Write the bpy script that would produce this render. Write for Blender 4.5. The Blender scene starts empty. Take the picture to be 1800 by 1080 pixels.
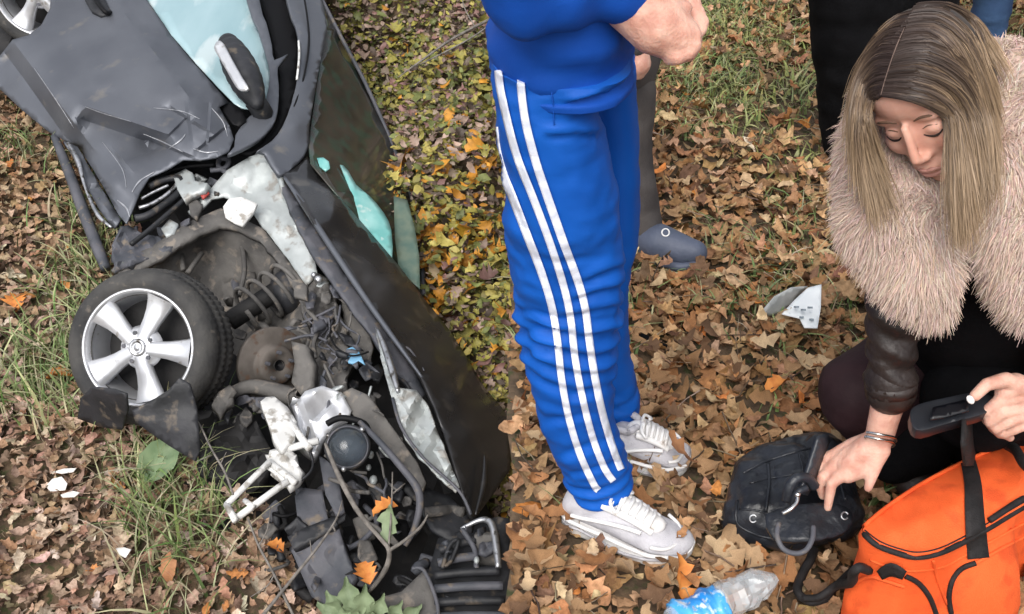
import bpy, bmesh, math, random
import numpy as np
from mathutils import Vector, Matrix, noise as mnoise
from mathutils.geometry import delaunay_2d_cdt
random.seed(7); rng = np.random.default_rng(11)
S = bpy.context.scene
COL = S.collection
# ------------------------------------------------------------------ camera, sky, sun, exposure
PITCH = math.radians(35.0); CAMZ = 1.6; FPX = 1800.0
cam_d = bpy.data.cameras.new('camera'); cam = bpy.data.objects.new('camera', cam_d); COL.objects.link(cam)
cam.location = (0, 0, CAMZ); cam.rotation_euler = (math.pi/2 - PITCH, 0, 0)
cam_d.sensor_width = 36; cam_d.lens = 36; cam_d.clip_start = 0.05; cam_d.clip_end = 400
S.camera = cam
S.render.resolution_x = 1024; S.render.resolution_y = 614
W = bpy.data.worlds.new('World'); S.world = W; W.use_nodes = True
nt = W.node_tree; bg = nt.nodes['Background']
sky = nt.nodes.new('ShaderNodeTexSky'); sky.sky_type = 'NISHITA'; sky.sun_disc = False
SUN_EL, SUN_ROT = math.radians(52), math.radians(196)
sky.sun_elevation = SUN_EL; sky.sun_rotation = SUN_ROT
sky.air_density = 1.0; sky.dust_density = 4.0; sky.ozone_density = 1.0
hs = nt.nodes.new('ShaderNodeHueSaturation'); hs.inputs['Saturation'].default_value = 0.30
nt.links.new(sky.outputs[0], hs.inputs['Color']); nt.links.new(hs.outputs[0], bg.inputs[0])
bg.inputs[1].default_value = 0.15
sd = bpy.data.lights.new('sun', 'SUN'); sun = bpy.data.objects.new('sun', sd); COL.objects.link(sun)
sd.energy = 1.0; sd.angle = math.radians(45); sd.color = (1, .965, .91)
# sky texture sun: azimuth measured from +Y clockwise towards +X
_sv = Vector((math.sin(SUN_ROT)*math.cos(SUN_EL), math.cos(SUN_ROT)*math.cos(SUN_EL), math.sin(SUN_EL)))
sun.rotation_euler = _sv.to_track_quat('Z', 'Y').to_euler()
S.view_settings.view_transform = 'Standard'; S.view_settings.look = 'None'
S.view_settings.exposure = 0.62; S.view_settings.gamma = 1; S.view_settings.use_curve_mapping = False
S.cycles.max_bounces = 6; S.cycles.diffuse_bounces = 3; S.cycles.glossy_bounces = 3; S.cycles.transparent_max_bounces = 8

# ------------------------------------------------------------------ measuring helpers
CP, SP_ = math.cos(PITCH), math.sin(PITCH)
FWD = np.array([0, CP, -SP_]); UPV = np.array([0, SP_, CP]); RGT = np.array([1., 0, 0]); CAMP = np.array([0, 0, CAMZ])
def ray(px, py): return FWD + RGT*((px-900)/FPX) - UPV*((py-540)/FPX)      # depth-1 ray
def P(px, py, d): return CAMP + ray(px, py)*d
GS = 0.27                                              # slope of the hollow's floor
GN = np.array([0, -GS, 1.])/math.hypot(GS, 1); GP = np.array([0, 3.5, -0.95])
def dL(px, py, h=0.0):
    r = ray(px, py); return (h - float((CAMP-GP) @ GN))/float(r @ GN)
def Lp(px, py, h=0.0): return P(px, py, dL(px, py, h))   # a point h metres above the hollow's floor
def dG(py, z=0.0): r = ray(900, py); return (z-CAMZ)/r[2]
def G(px, py, z=0.0): return P(px, py, dG(py, z))        # a point on the upper level
def proj(p):
    v = np.asarray(p, float)-CAMP; d = v @ FWD
    return 900+FPX*(v[..., 0])/d, 540-FPX*(v @ UPV)/d, d
# ------------------------------------------------------------------ object helpers
def tag(o, label=None, cat=None, group=None, kind=None):
    if label: o['label'] = label
    if cat: o['category'] = cat
    if group: o['group'] = group
    if kind: o['kind'] = kind
    return o
def empty(name, loc, label, cat, group=None):
    o = bpy.data.objects.new(name, None); COL.objects.link(o); o.location = Vector(loc); o.empty_display_size = .1
    bpy.context.view_layer.update() if False else None
    o.matrix_world = Matrix.Translation(Vector(loc))
    return tag(o, label, cat, group)
def link(name, me, mat=None, parent=None, smooth=True):
    o = bpy.data.objects.new(name, me); COL.objects.link(o)
    if mat is not None:
        for m in (mat if isinstance(mat, (list, tuple)) else [mat]): me.materials.append(m)
    if smooth and me.polygons: me.polygons.foreach_set('use_smooth', [True]*len(me.polygons))
    if parent is not None: put(o, parent)
    return o
def wloc(o):
    p = Vector(o.location)
    return p + wloc(o.parent) if o.parent else p
def put(o, parent):                                     # all roots are unrotated: children keep world coordinates
    o.parent = parent; o.location = o.location - wloc(parent)
def mesh(name, V, F, mat=None, parent=None, smooth=True):
    me = bpy.data.meshes.new(name); me.from_pydata([tuple(map(float, v)) for v in V], [], [tuple(map(int, f)) for f in F]); me.update()
    return link(name, me, mat, parent, smooth)
def fastmesh(name, V, F, mat=None, parent=None, smooth=False, cols=None):
    V = np.asarray(V, np.float32); F = np.asarray(F, np.int32); k = F.shape[1]
    me = bpy.data.meshes.new(name); me.vertices.add(len(V)); me.vertices.foreach_set('co', V.ravel())
    me.loops.add(F.size); me.loops.foreach_set('vertex_index', F.ravel()); me.polygons.add(len(F))
    me.polygons.foreach_set('loop_start', np.arange(0, F.size, k, dtype=np.int32))
    if smooth: me.polygons.foreach_set('use_smooth', np.ones(len(F), bool))
    me.update(calc_edges=True)
    if cols is not None:
        a = me.color_attributes.new('tint', 'FLOAT_COLOR', 'POINT'); c = np.ones((len(V), 4), np.float32); c[:, :3] = cols
        a.data.foreach_set('color', c.ravel())
    return link(name, me, mat, parent, False)
def catmull(pts, n=8, closed=False):
    pts = np.asarray(pts, float); m = len(pts); out = []
    segs = m if closed else m-1
    for i in range(segs):
        if closed: a, b, c, d = pts[(i-1) % m], pts[i], pts[(i+1) % m], pts[(i+2) % m]
        else: a, b, c, d = pts[max(i-1, 0)], pts[i], pts[i+1], pts[min(i+2, m-1)]
        for t in np.arange(n)/n:
            out.append(.5*((2*b)+(-a+c)*t+(2*a-5*b+4*c-d)*t*t+(-a+3*b-3*c+d)*t**3))
    if not closed: out.append(pts[-1])
    return np.array(out)
def rbf(ctrl):
    c = np.asarray(ctrl, float); xy, v = c[:, :2]/200., c[:, 2]
    if len(c) == 1: return lambda x, y: np.full(np.shape(x), v[0])
    if len(c) < 4:
        A = np.c_[xy, np.ones(len(c))]; w = np.linalg.lstsq(A, v, rcond=None)[0]
        return lambda x, y: w[0]*np.asarray(x)/200+w[1]*np.asarray(y)/200+w[2]
    n = len(c); r = np.linalg.norm(xy[:, None]-xy[None], axis=2); K = r + 1e-6*np.eye(n)
    Pm = np.c_[xy, np.ones(n)]; A = np.block([[K, Pm], [Pm.T, np.zeros((3, 3))]])
    w = np.linalg.lstsq(A, np.r_[v, 0, 0, 0], rcond=None)[0]
    def f(x, y):
        q = np.stack([np.asarray(x, float)/200, np.asarray(y, float)/200], -1)
        rr = np.linalg.norm(q[..., None, :]-xy, axis=-1)
        return rr @ w[:n] + q @ w[n:n+2] + w[-1]
    return f
def inpoly(x, y, poly):
    c = np.zeros(np.shape(x), bool); n = len(poly); j = n-1
    for i in range(n):
        xi, yi = poly[i]; xj, yj = poly[j]
        with np.errstate(divide='ignore', invalid='ignore'):
            t = ((yi > y) != (yj > y)) & (x < (xj-xi)*(y-yi)/(yj-yi+1e-12)+xi)
        c ^= t; j = i
    return c
def fnoise(p, sc, oct=3, off=0.0):
    return mnoise.fractal(Vector((p[0]*sc+off, p[1]*sc+off*1.7, p[2]*sc)), 1.0, 2.0, oct, noise_basis='PERLIN_ORIGINAL')
def sheet(name, outline, ctrl, mat, parent=None, th=.006, res=14, amp=0.0, nsc=6., frame='L', sm=0, dents=(), seed=0, label=None, ridge=0.0, holes=(), folds=()):
    """A panel with a measured outline; ctrl gives its height above the floor (frame L) or its distance (frame R) at some points."""
    ol = np.asarray(outline, float)
    if sm: ol = catmull(ol, sm, True)
    # resample the rim
    rim = []
    for i in range(len(ol)):
        a, b = ol[i], ol[(i+1) % len(ol)]; k = max(1, int(np.linalg.norm(b-a)/res))
        for t in range(k): rim.append(a+(b-a)*t/k)
    rim = np.array(rim); lo, hi = rim.min(0), rim.max(0); r_ = random.Random(seed+len(rim))
    pts = []
    yy = lo[1]+res*.5; row = 0
    while yy < hi[1]:
        xx = lo[0]+(res*.5 if row % 2 else 0)
        while xx < hi[0]:
            pts.append((xx+r_.uniform(-.2, .2)*res, yy+r_.uniform(-.2, .2)*res)); xx += res
        yy += res*.87; row += 1
    pts = np.array(pts) if pts else np.zeros((0, 2))
    if len(pts):
        k = inpoly(pts[:, 0], pts[:, 1], rim)
        dd = np.min(np.linalg.norm(pts[:, None]-rim[None], axis=2), axis=1) if len(pts)*len(rim) < 4e6 else np.full(len(pts), 9e9)
        for hpoly in holes: k &= ~inpoly(pts[:, 0], pts[:, 1], np.asarray(hpoly, float))
        pts = pts[k & (dd > res*.45)]
    for (x0, y0, x1, y1, wd, back, dep) in folds:          # mesh points follow the fold lines
        L_ = math.hypot(x1-x0, y1-y0); tx, ty = (x1-x0)/L_, (y1-y0)/L_
        for off in (0, wd):
            q_ = np.array([(x0+tx*u-ty*off, y0+ty*u+tx*off) for u in np.arange(-20, L_+20, 5.)])
            q_ = q_[inpoly(q_[:, 0], q_[:, 1], rim)]
            if not len(q_): continue
            q_ = q_[np.min(np.linalg.norm(q_[:, None]-rim[None], axis=2), axis=1) > 3]
            if not len(q_): continue
            if len(pts): pts = pts[np.min(np.linalg.norm(pts[:, None]-q_[None], axis=2), axis=1) > 4.0]
            pts = np.vstack([pts, q_])
    allp = np.vstack([rim, pts]); n = len(rim)
    v2, _, fc, *_r = delaunay_2d_cdt([Vector(p) for p in allp], [(i, (i+1) % n) for i in range(n)], [], 1, 1e-4)
    q = np.array([tuple(v) for v in v2]); f = rbf(ctrl); hv = f(q[:, 0], q[:, 1])
    for (dx, dy, rr, dep) in dents: hv = hv + dep*np.exp(-((q[:, 0]-dx)**2+(q[:, 1]-dy)**2)/(2*rr*rr))
    for (x0, y0, x1, y1, wd, back, dep) in folds:          # a sharp pressed fold: steep on one side, easy on the other
        L_ = math.hypot(x1-x0, y1-y0); tx, ty = (x1-x0)/L_, (y1-y0)/L_; u = (q[:, 0]-x0)*tx+(q[:, 1]-y0)*ty; s = -(q[:, 0]-x0)*ty+(q[:, 1]-y0)*tx
        k = np.where(s < 0, 0, np.where(s < wd, s/wd, np.clip(1-(s-wd)/back, 0, 1))); e = np.clip(np.minimum(u+25, L_+25-u)/50, 0, 1); e = e*e*(3-2*e)
        hv = hv-dep*k*e
    V = []
    for (x, y), h in zip(q, hv):
        if amp or ridge:
            nv = fnoise((x/400, y/400, seed*3.1), nsc, 4)
            e = amp*nv + ridge*(1-2*abs(fnoise((x/400, y/400, seed*1.3+9), nsc*.7, 2)))
            h = h+(e if frame == 'L' else -e)
        V.append(Lp(x, y, h) if frame == 'L' else P(x, y, h))
    V = np.array(V); F = []
    for t in fc:
        if len(t) == 3:
            nrm = np.cross(V[t[1]]-V[t[0]], V[t[2]]-V[t[0]])
            if nrm @ (CAMP-V[t[0]]) < 0: t = [t[0], t[2], t[1]]
        F.append(t)
    o = mesh(name, V, F, mat, parent)
    if frame == 'L':                                       # pressed metal keeps its sharp creases
        bm = bmesh.new(); bm.from_mesh(o.data)
        for e in bm.edges:
            if len(e.link_faces) == 2 and e.calc_face_angle(0) > .42: e.smooth = False
        bm.to_mesh(o.data); bm.free()
    if th:
        m = o.modifiers.new('solid', 'SOLIDIFY'); m.thickness = th; m.offset = -1
    if label: o['label'] = label
    return o
def frames(C):
    """Parallel-transported frames along a path."""
    C = np.asarray(C, float); T = np.gradient(C, axis=0); T /= np.linalg.norm(T, axis=1)[:, None]+1e-12
    a = np.array([0, 0, 1.]) if abs(T[0][2]) < .9 else np.array([1., 0, 0])
    u = np.cross(T[0], a); u /= np.linalg.norm(u); U = []
    for t in T:
        u = u-t*(u @ t); u /= np.linalg.norm(u); U.append(u)
    U = np.array(U); return T, U, np.cross(T, U)
def tube_vf(pts, r, sides=8, sub=5, base=0, cap=True):
    C = catmull(pts, sub) if sub > 1 and len(pts) > 2 else np.asarray(pts, float)
    R = np.interp(np.linspace(0, 1, len(C)), np.linspace(0, 1, len(np.atleast_1d(r))), np.atleast_1d(r)) if np.ndim(r) else np.full(len(C), r)
    T, U, B = frames(C); a = np.arange(sides)*2*math.pi/sides
    V = (C[:, None]+R[:, None, None]*(np.cos(a)[None, :, None]*U[:, None]+np.sin(a)[None, :, None]*B[:, None])).reshape(-1, 3)
    F = []
    for i in range(len(C)-1):
        for j in range(sides):
            k = (j+1) % sides; F.append((base+i*sides+j, base+i*sides+k, base+(i+1)*sides+k, base+(i+1)*sides+j))
    if cap: F.append(tuple(base+j for j in range(sides))[::-1]); F.append(tuple(base+(len(C)-1)*sides+j for j in range(sides)))
    return V, F
def tube(name, pts, r, mat, parent=None, sides=8, sub=5):
    V, F = tube_vf(pts, r, sides, sub); return mesh(name, V, F, mat, parent)
class MB:
    def __init__(s): s.V = []; s.F = []
    def add(s, V, F):
        b = len(s.V); s.V += [tuple(v) for v in V]; s.F += [tuple(i+b for i in f) for f in F]
    def tube(s, pts, r, sides=6, sub=4): s.add(*tube_vf(pts, r, sides, sub))
    def ball(s, c, r, ax=None, seg=10, rings=7):
        c = np.asarray(c, float); r = np.asarray([r]*3 if np.ndim(r) == 0 else r, float); A = np.eye(3) if ax is None else np.asarray(ax, float)
        V = [c+A.T@(np.array([0, 0, 1])*r)]
        for i in range(1, rings):
            for j in range(seg):
                t, p = math.pi*i/rings, 2*math.pi*j/seg
                V.append(c+A.T@(np.array([math.sin(t)*math.cos(p), math.sin(t)*math.sin(p), math.cos(t)])*r))
        V.append(c-A.T@(np.array([0, 0, 1])*r)); F = []
        for j in range(seg): F.append((0, 1+j, 1+(j+1) % seg))
        for i in range(rings-2):
            for j in range(seg): F.append((1+i*seg+j, 1+(i+1)*seg+j, 1+(i+1)*seg+(j+1) % seg, 1+i*seg+(j+1) % seg))
        L = len(V)-1
        for j in range(seg): F.append((L, 1+(rings-2)*seg+(j+1) % seg, 1+(rings-2)*seg+j))
        s.add(V, F)
    def cone(s, a, b, ra, rb, sides=12):                # tapered capsule between two joints
        a, b = np.asarray(a, float), np.asarray(b, float)
        s.add(*tube_vf([a, b], [ra, rb], sides, 1)); s.ball(a, ra, seg=sides, rings=8); s.ball(b, rb, seg=sides, rings=8)
    def chain(s, pts, rs, sides=12):
        for i in range(len(pts)-1): s.cone(pts[i], pts[i+1], rs[i], rs[i+1], sides)
    def box(s, c, ax, sz):
        c = np.asarray(c, float); A = [np.asarray(a, float) for a in ax]
        V = [c+A[0]*sz[0]*i/2+A[1]*sz[1]*j/2+A[2]*sz[2]*k/2 for i in (-1, 1) for j in (-1, 1) for k in (-1, 1)]
        s.add(V, [(0, 1, 3, 2), (4, 6, 7, 5), (0, 4, 5, 1), (2, 3, 7, 6), (0, 2, 6, 4), (1, 5, 7, 3)])
    def build(s, name, mat, parent=None, smooth=True): return mesh(name, s.V, s.F, mat, parent, smooth)
def bake(o):
    dg = bpy.context.evaluated_depsgraph_get(); me = bpy.data.meshes.new_from_object(o.evaluated_get(dg))
    old = o.data; o.modifiers.clear(); o.data = me; bpy.data.meshes.remove(old); return o
def blob(mb, name, mat, parent=None, voxel=.008, smooth=6, factor=.5, disp=None):
    """Union of tapered limbs as one continuous skin."""
    o = mb.build(name, mat, None)
    m = o.modifiers.new('r', 'REMESH'); m.mode = 'VOXEL'; m.voxel_size = voxel; m.use_smooth_shade = True
    if smooth: k = o.modifiers.new('s', 'SMOOTH'); k.iterations = smooth; k.factor = factor
    bake(o)
    me = o.data
    if not me.materials: me.materials.append(mat)
    me.polygons.foreach_set('use_smooth', [True]*len(me.polygons))
    if disp:
        n = len(me.vertices); co = np.empty(n*3, np.float32); me.vertices.foreach_get('co', co); co = co.reshape(-1, 3)
        no = np.empty(n*3, np.float32); me.vertices.foreach_get('normal', no); no = no.reshape(-1, 3)
        co = co+no*np.array([disp(p) for p in co], np.float32)[:, None]
        me.vertices.foreach_set('co', co.astype(np.float32).ravel()); me.update()
    if parent is not None: put(o, parent)
    return o
def subsurf(o, n=1):
    m = o.modifiers.new('sub', 'SUBSURF'); m.levels = n; m.render_levels = n; return o
def bevel(o, w=.004, s=2):
    m = o.modifiers.new('bev', 'BEVEL'); m.width = w; m.segments = s; m.limit_method = 'ANGLE'; return o
# ------------------------------------------------------------------ materials
def mat(name, c1, c2=None, rough=.6, metal=0., nsc=8., bump=0., bsc=60., c3=None, c3at=.62, coat=0., spec=.5, trans=0., ior=1.45, attr=False, sheen=0., stretch=None, alpha=1., rough2=None, sss=0.):
    m = bpy.data.materials.new(name); m.use_nodes = True; n = m.node_tree; b = n.nodes['Principled BSDF']; L = n.links.new
    tc = n.nodes.new('ShaderNodeTexCoord'); mp = n.nodes.new('ShaderNodeMapping'); L(tc.outputs['Object'], mp.inputs[0])
    if stretch: mp.inputs['Scale'].default_value = stretch
    col = None
    if c2 is not None:
        t = n.nodes.new('ShaderNodeTexNoise'); t.inputs['Scale'].default_value = nsc; t.inputs['Detail'].default_value = 5; L(mp.outputs[0], t.inputs[0])
        r = n.nodes.new('ShaderNodeValToRGB'); r.color_ramp.elements[0].position = .36; r.color_ramp.elements[1].position = .62
        r.color_ramp.elements[0].color = (*c1, 1); r.color_ramp.elements[1].color = (*c2, 1); L(t.outputs[0], r.inputs[0]); col = r.outputs[0]
        if c3 is not None:
            t2 = n.nodes.new('ShaderNodeTexNoise'); t2.inputs['Scale'].default_value = nsc*2.7; t2.inputs['Detail'].default_value = 6; L(mp.outputs[0], t2.inputs[0])
            r2 = n.nodes.new('ShaderNodeValToRGB'); r2.color_ramp.elements[0].position = c3at-.05; r2.color_ramp.elements[1].position = c3at+.06; L(t2.outputs[0], r2.inputs[0])
            mx = n.nodes.new('ShaderNodeMix'); mx.data_type = 'RGBA'; L(r2.outputs[0], mx.inputs[0]); L(col, mx.inputs[6]); mx.inputs[7].default_value = (*c3, 1); col = mx.outputs[2]
        if rough2 is not None:
            mr = n.nodes.new('ShaderNodeMapRange'); L(t.outputs[0], mr.inputs[0]); mr.inputs[1].default_value = .35; mr.inputs[2].default_value = .65
            mr.inputs[3].default_value = rough; mr.inputs[4].default_value = rough2; L(mr.outputs[0], b.inputs['Roughness'])
    if attr:
        a = n.nodes.new('ShaderNodeVertexColor'); a.layer_name = 'tint'
        if col is None: col = a.outputs[0]
        else:
            mx = n.nodes.new('ShaderNodeMix'); mx.data_type = 'RGBA'; mx.blend_type = 'MULTIPLY'; mx.inputs[0].default_value = 1
            L(a.outputs[0], mx.inputs[6]); L(col, mx.inputs[7]); col = mx.outputs[2]
    if col is not None: L(col, b.inputs['Base Color'])
    else: b.inputs['Base Color'].default_value = (*c1, 1)
    b.inputs['Roughness'].default_value = rough; b.inputs['Metallic'].default_value = metal
    b.inputs['Coat Weight'].default_value = coat; b.inputs['Coat Roughness'].default_value = .12; b.inputs['Specular IOR Level'].default_value = spec
    b.inputs['Transmission Weight'].default_value = trans; b.inputs['IOR'].default_value = ior; b.inputs['Sheen Weight'].default_value = sheen
    b.inputs['Alpha'].default_value = alpha
    if sss: b.inputs['Subsurface Weight'].default_value = sss; b.inputs['Subsurface Radius'].default_value = (.012, .005, .003); b.inputs['Subsurface Scale'].default_value = 1
    if bump:
        t3 = n.nodes.new('ShaderNodeTexNoise'); t3.inputs['Scale'].default_value = bsc; t3.inputs['Detail'].default_value = 4; L(mp.outputs[0], t3.inputs[0])
        bp = n.nodes.new('ShaderNodeBump'); bp.inputs['Strength'].default_value = bump; bp.inputs['Distance'].default_value = .01; L(t3.outputs[0], bp.inputs['Height']); L(bp.outputs[0], b.inputs['Normal'])
    return m
# ------------------------------------------------------------------ ground: upper level, cut bank, hollow
def sstep(a, b, x):
    t = np.clip((np.asarray(x, float)-a)/(b-a), 0, 1); return t*t*(3-2*t)
_By = [-500, 0, 200, 450, 600, 750, 900, 1080, 1500]; _Bx = [20, 60, 130, 235, 270, 290, 430, 520, 560]
def hollow(x, y):
    """Height and sideways-dipped position of the hollow's floor under (x, y)."""
    z = GP[2]+(y-GP[1])*GS
    z = np.maximum(z, -1.42+.04*y) if np.ndim(z) else max(z, -1.42+.04*y)
    top = .12*np.sin(y*.7+x*.5)
    k = sstep(6.0, 7.6, y)
    z = z*(1-k)+k*(top*.3)
    p = np.stack([x, y, z], -1); px, py, d = proj(p)
    B = np.interp(py, _By, _Bx)
    dip = .62*sstep(0, 190, px-B)*sstep(-260, -60, py)
    dip = dip - .25*sstep(640, 900, px)*sstep(0, 200, px-B)   # rises again to the far bank
    k2 = sstep(-6.5, -4.5, x)                              # far left climbs out
    z = z*k2+(1-k2)*np.maximum(z, .2)
    return x, y+dip*GN[1]*-.6*0, z-dip
gx_l = -np.r_[np.geomspace(60, 7, 10), np.linspace(6.4, .12, 90), .06, .02]
rows = np.r_[-30, -12, -5, -2, np.linspace(-.8, 8.2, 150), 9, 10.5, 13, 18, 27, 45, 80, 160]
gx_r = np.r_[.03, .08, np.linspace(.16, 5, 70), np.geomspace(5.4, 80, 10)]
def bumps(x, y): return .012*fnoise((x, y, 0), 2.3, 3)+.02*fnoise((x, y, 3), .7, 2)
def edge(y): return -.006+.006*math.sin(y*9)+.004*math.sin(y*23+1)
def gully_z(x, y):
    return float(hollow(np.float64(x), np.float64(y))[2])+bumps(x, y)*1.6
def top_z(x, y): return bumps(x, y)*sstep(0, .1, x)*1.0 if x < .1 else bumps(x, y)
V = []; ncol = len(gx_l)+4+len(gx_r)
for y in rows:
    for x in gx_l: V.append((x, y, gully_z(x, y)))
    zb = gully_z(.0, y); far = float(sstep(6.8, 8.0, y))
    zt = float(top_z(.0, y)); e = edge(y)
    zb = zb*(1-far)+(zt-.01)*far
    V.append((.05, y, zb)); V.append((.07+.02*math.sin(y*13), y, zb+.35*(zt-zb))); V.append((.045, y, zb+.75*(zt-zb))); V.append((e, y, zt))
    for x in gx_r: V.append((x, y, float(top_z(x, y))))
F = [(i*ncol+j, i*ncol+j+1, (i+1)*ncol+j+1, (i+1)*ncol+j) for i in range(len(rows)-1) for j in range(ncol-1)]
M_soil = mat('soil_and_rotten_leaves', (.055, .038, .024), (.15, .10, .06), rough=.95, nsc=14, bump=.8, bsc=45, c3=(.05, .055, .02), c3at=.58)
ground = mesh('ground', V, F, M_soil); tag(ground, 'leaf covered ground with a bank dropping into a hollow', kind='structure')
# ------------------------------------------------------------------ leaf litter, grass, low plants
_rows = np.array(rows, float); _VA = np.array(V).reshape(len(rows), ncol, 3); _nl = len(gx_l)
_ZL = _VA[:, :_nl, 2]; _ZR = _VA[:, _nl+4:, 2]
def height(x, y, left):
    gx = gx_l if left else gx_r; Z = _ZL if left else _ZR
    i = np.clip(np.searchsorted(_rows, y)-1, 0, len(_rows)-2); j = np.clip(np.searchsorted(gx, x)-1, 0, len(gx)-2)
    ty = np.clip((y-_rows[i])/(_rows[i+1]-_rows[i]), 0, 1); tx = np.clip((x-gx[j])/(gx[j+1]-gx[j]), 0, 1)
    return (Z[i, j]*(1-tx)+Z[i, j+1]*tx)*(1-ty)+(Z[i+1, j]*(1-tx)+Z[i+1, j+1]*tx)*ty
def leafshape(kind, seed):
    r = np.random.default_rng(seed); n = 9; t = np.linspace(0, 1, n)
    if kind == 'oak':
        w = .29*np.sin(np.pi*t**.8)**.7*np.where(np.arange(n) % 2 == 1, r.uniform(1.0, 1.3, n), r.uniform(.5, .95, n)); w[0] = .015; w[-1] = .03
    elif kind == 'maple':
        w = np.array([.02, .34, .22, .55, .30, .50, .20, .24, .02])
    else:
        w = .27*np.sin(np.pi*t**.9)**.8; w[0] = w[-1] = .01
    wl, wr = w*r.uniform(.6, 1.25, n), w*r.uniform(.6, 1.25, n)
    sh = .08*np.where(np.arange(n) % 2 == 1, 1, -.4)
    V = np.zeros((3*n, 3)); y = t-.5
    V[0::3, 0] = -wl; V[0::3, 1] = y+sh*.6; V[1::3, 1] = y; V[2::3, 0] = wr; V[2::3, 1] = y+sh*.6
    fold = r.uniform(-.7, 1.15); curl = r.uniform(-.9, 1.8); tw = r.uniform(-1.0, 1.0)
    V[:, 2] = fold*np.abs(V[:, 0])+curl*V[:, 1]**2+tw*V[:, 0]*V[:, 1]*1.5+r.normal(0, .03, 3*n)
    Q = []
    for i in range(n-1):
        a = 3*i; Q += [(a, a+1, a+4, a+3), (a+1, a+2, a+5, a+4)]
    return V, np.array(Q)
OAK = [leafshape('oak', s) for s in range(14)]; MAP = [leafshape('maple', 40+s) for s in range(6)]; OVA = [leafshape('oval', 80+s) for s in range(6)]
OVS = [(v.reshape(9, 3, 3)[::2].reshape(-1, 3), np.array([q_ for i in range(4) for q_ in ((3*i, 3*i+1, 3*i+4, 3*i+3), (3*i+1, 3*i+2, 3*i+5, 3*i+4))])) for v, f in OVA]
def rotm(yaw, tilt, az, n=None):
    """Batch of rotations: spin about Z then tip by tilt about a horizontal axis at az."""
    c, s = np.cos(yaw), np.sin(yaw); N = len(yaw); Z = np.zeros((N, 3, 3))
    Z[:, 0, 0] = c; Z[:, 0, 1] = -s; Z[:, 1, 0] = s; Z[:, 1, 1] = c; Z[:, 2, 2] = 1
    k = np.stack([np.cos(az), np.sin(az), 0*az], -1); K = np.zeros((N, 3, 3))
    K[:, 0, 1] = -k[:, 2]; K[:, 0, 2] = k[:, 1]; K[:, 1, 0] = k[:, 2]; K[:, 1, 2] = -k[:, 0]; K[:, 2, 0] = -k[:, 1]; K[:, 2, 1] = k[:, 0]
    R = np.eye(3)+np.sin(tilt)[:, None, None]*K+(1-np.cos(tilt))[:, None, None]*(K@K)
    return R@Z
def scatter(name, pos, size, yaw, tilt, az, tint, shapes, mt, label, parent=None):
    R = rotm(yaw, tilt, az); which = rng.integers(0, len(shapes), len(pos)); Vs, Fs, Cs = [], [], []; b = 0
    for k, (sv, sf) in enumerate(shapes):
        m = which == k; N = m.sum()
        if not N: continue
        v = np.einsum('nij,vj->nvi', R[m], sv)*size[m][:, None, None]+pos[m][:, None]
        f = sf[None]+(np.arange(N)*len(sv))[:, None, None]+b
        tn = tint[m][:, None, :]*rng.uniform(.86, 1.12, (N, len(sv), 1))
        Vs.append(v.reshape(-1, 3)); Fs.append(f.reshape(-1, 4)); Cs.append(tn.reshape(-1, 3)); b += N*len(sv)
    o = fastmesh(name, np.vstack(Vs), np.vstack(Fs), mt, parent, smooth=True, cols=np.vstack(Cs))
    return tag(o, label, kind='stuff')
def pick(pal, w, N, var=.16):
    pal = np.array(pal); w = np.array(w, float)/sum(w); c = pal[rng.choice(len(pal), N, p=w)]
    return np.clip(c*rng.normal(1, var, (N, 1))*rng.normal(1, .05, (N, 3)), .01, .95)
M_leaf = mat('dry_leaf', (.62, .60, .56), (1, 1, 1), rough=.72, nsc=70, attr=True, bump=.35, bsc=120, spec=.35)
M_green = mat('green_leaf', (.75, .75, .72), (1, 1, 1), rough=.55, nsc=40, attr=True, spec=.4)
PAL = [(.45, .27, .14), (.34, .19, .09), (.53, .35, .20), (.40, .19, .08), (.18, .10, .055), (.60, .43, .26), (.58, .22, .055)]
def noise2(x, y, sc, off): return np.array([mnoise.noise((a*sc+off, b*sc, off*.7)) for a, b in zip(x, y)])
# --- upper level
def cover(N, x0, x1, y0, y1): return rng.uniform(x0, x1, N), rng.uniform(y0, y1, N)
x, y = cover(33000, .0, 3.6, .65, 7.2)
# keep what the camera can see (with a margin), thin out with distance
z = height(x, y, False); px, py, d = proj(np.stack([x, y, z], -1))
keep = (px > 860) & (px < 2150) & (py < 1420) & (py > -160)
green = noise2(x, y, 1.1, 4.0)+.9*np.exp(-(((px-1290)/170)**2+((py-90)/130)**2))+.5*np.exp(-(((px-1720)/90)**2+((py-60)/90)**2))
keep &= rng.uniform(0, 1, len(x)) > .72*sstep(.15, .8, green)
x, y, z, green = x[keep], y[keep], z[keep], green[keep]
lift = rng.uniform(0, .05, len(x))*(.3+1.0*rng.uniform(0, 1, len(x)))
tl = np.abs(rng.normal(0, .5, len(x))); sz = .034+.052*rng.uniform(0, 1, len(x))**1.3; tn = pick(PAL, [32, 27, 15, 15, 10, 4, 1.8], len(x))
yw = rng.uniform(0, 6.28, len(x)); az = rng.uniform(0, 6.28, len(x)); pos = np.stack([x, y, z+.008+lift], -1)
pp = proj(pos); big = (pp[0] > 915) & (pp[0] < 1790) & (pp[1] > 560) & (pp[1] < 1075) & (lift > .02)
score = np.where(big, sz/pp[2], 0); top300 = np.argsort(-score)[:300]; rest = np.ones(len(x), bool); rest[top300] = False
scatter('leaf_litter', pos[rest], sz[rest], yw[rest], tl[rest], az[rest], tn[rest], OAK+OAK[:4]+MAP[:1]+OVA, M_leaf, 'dry brown oak leaves littering the upper ground')
_lm = []
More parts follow.
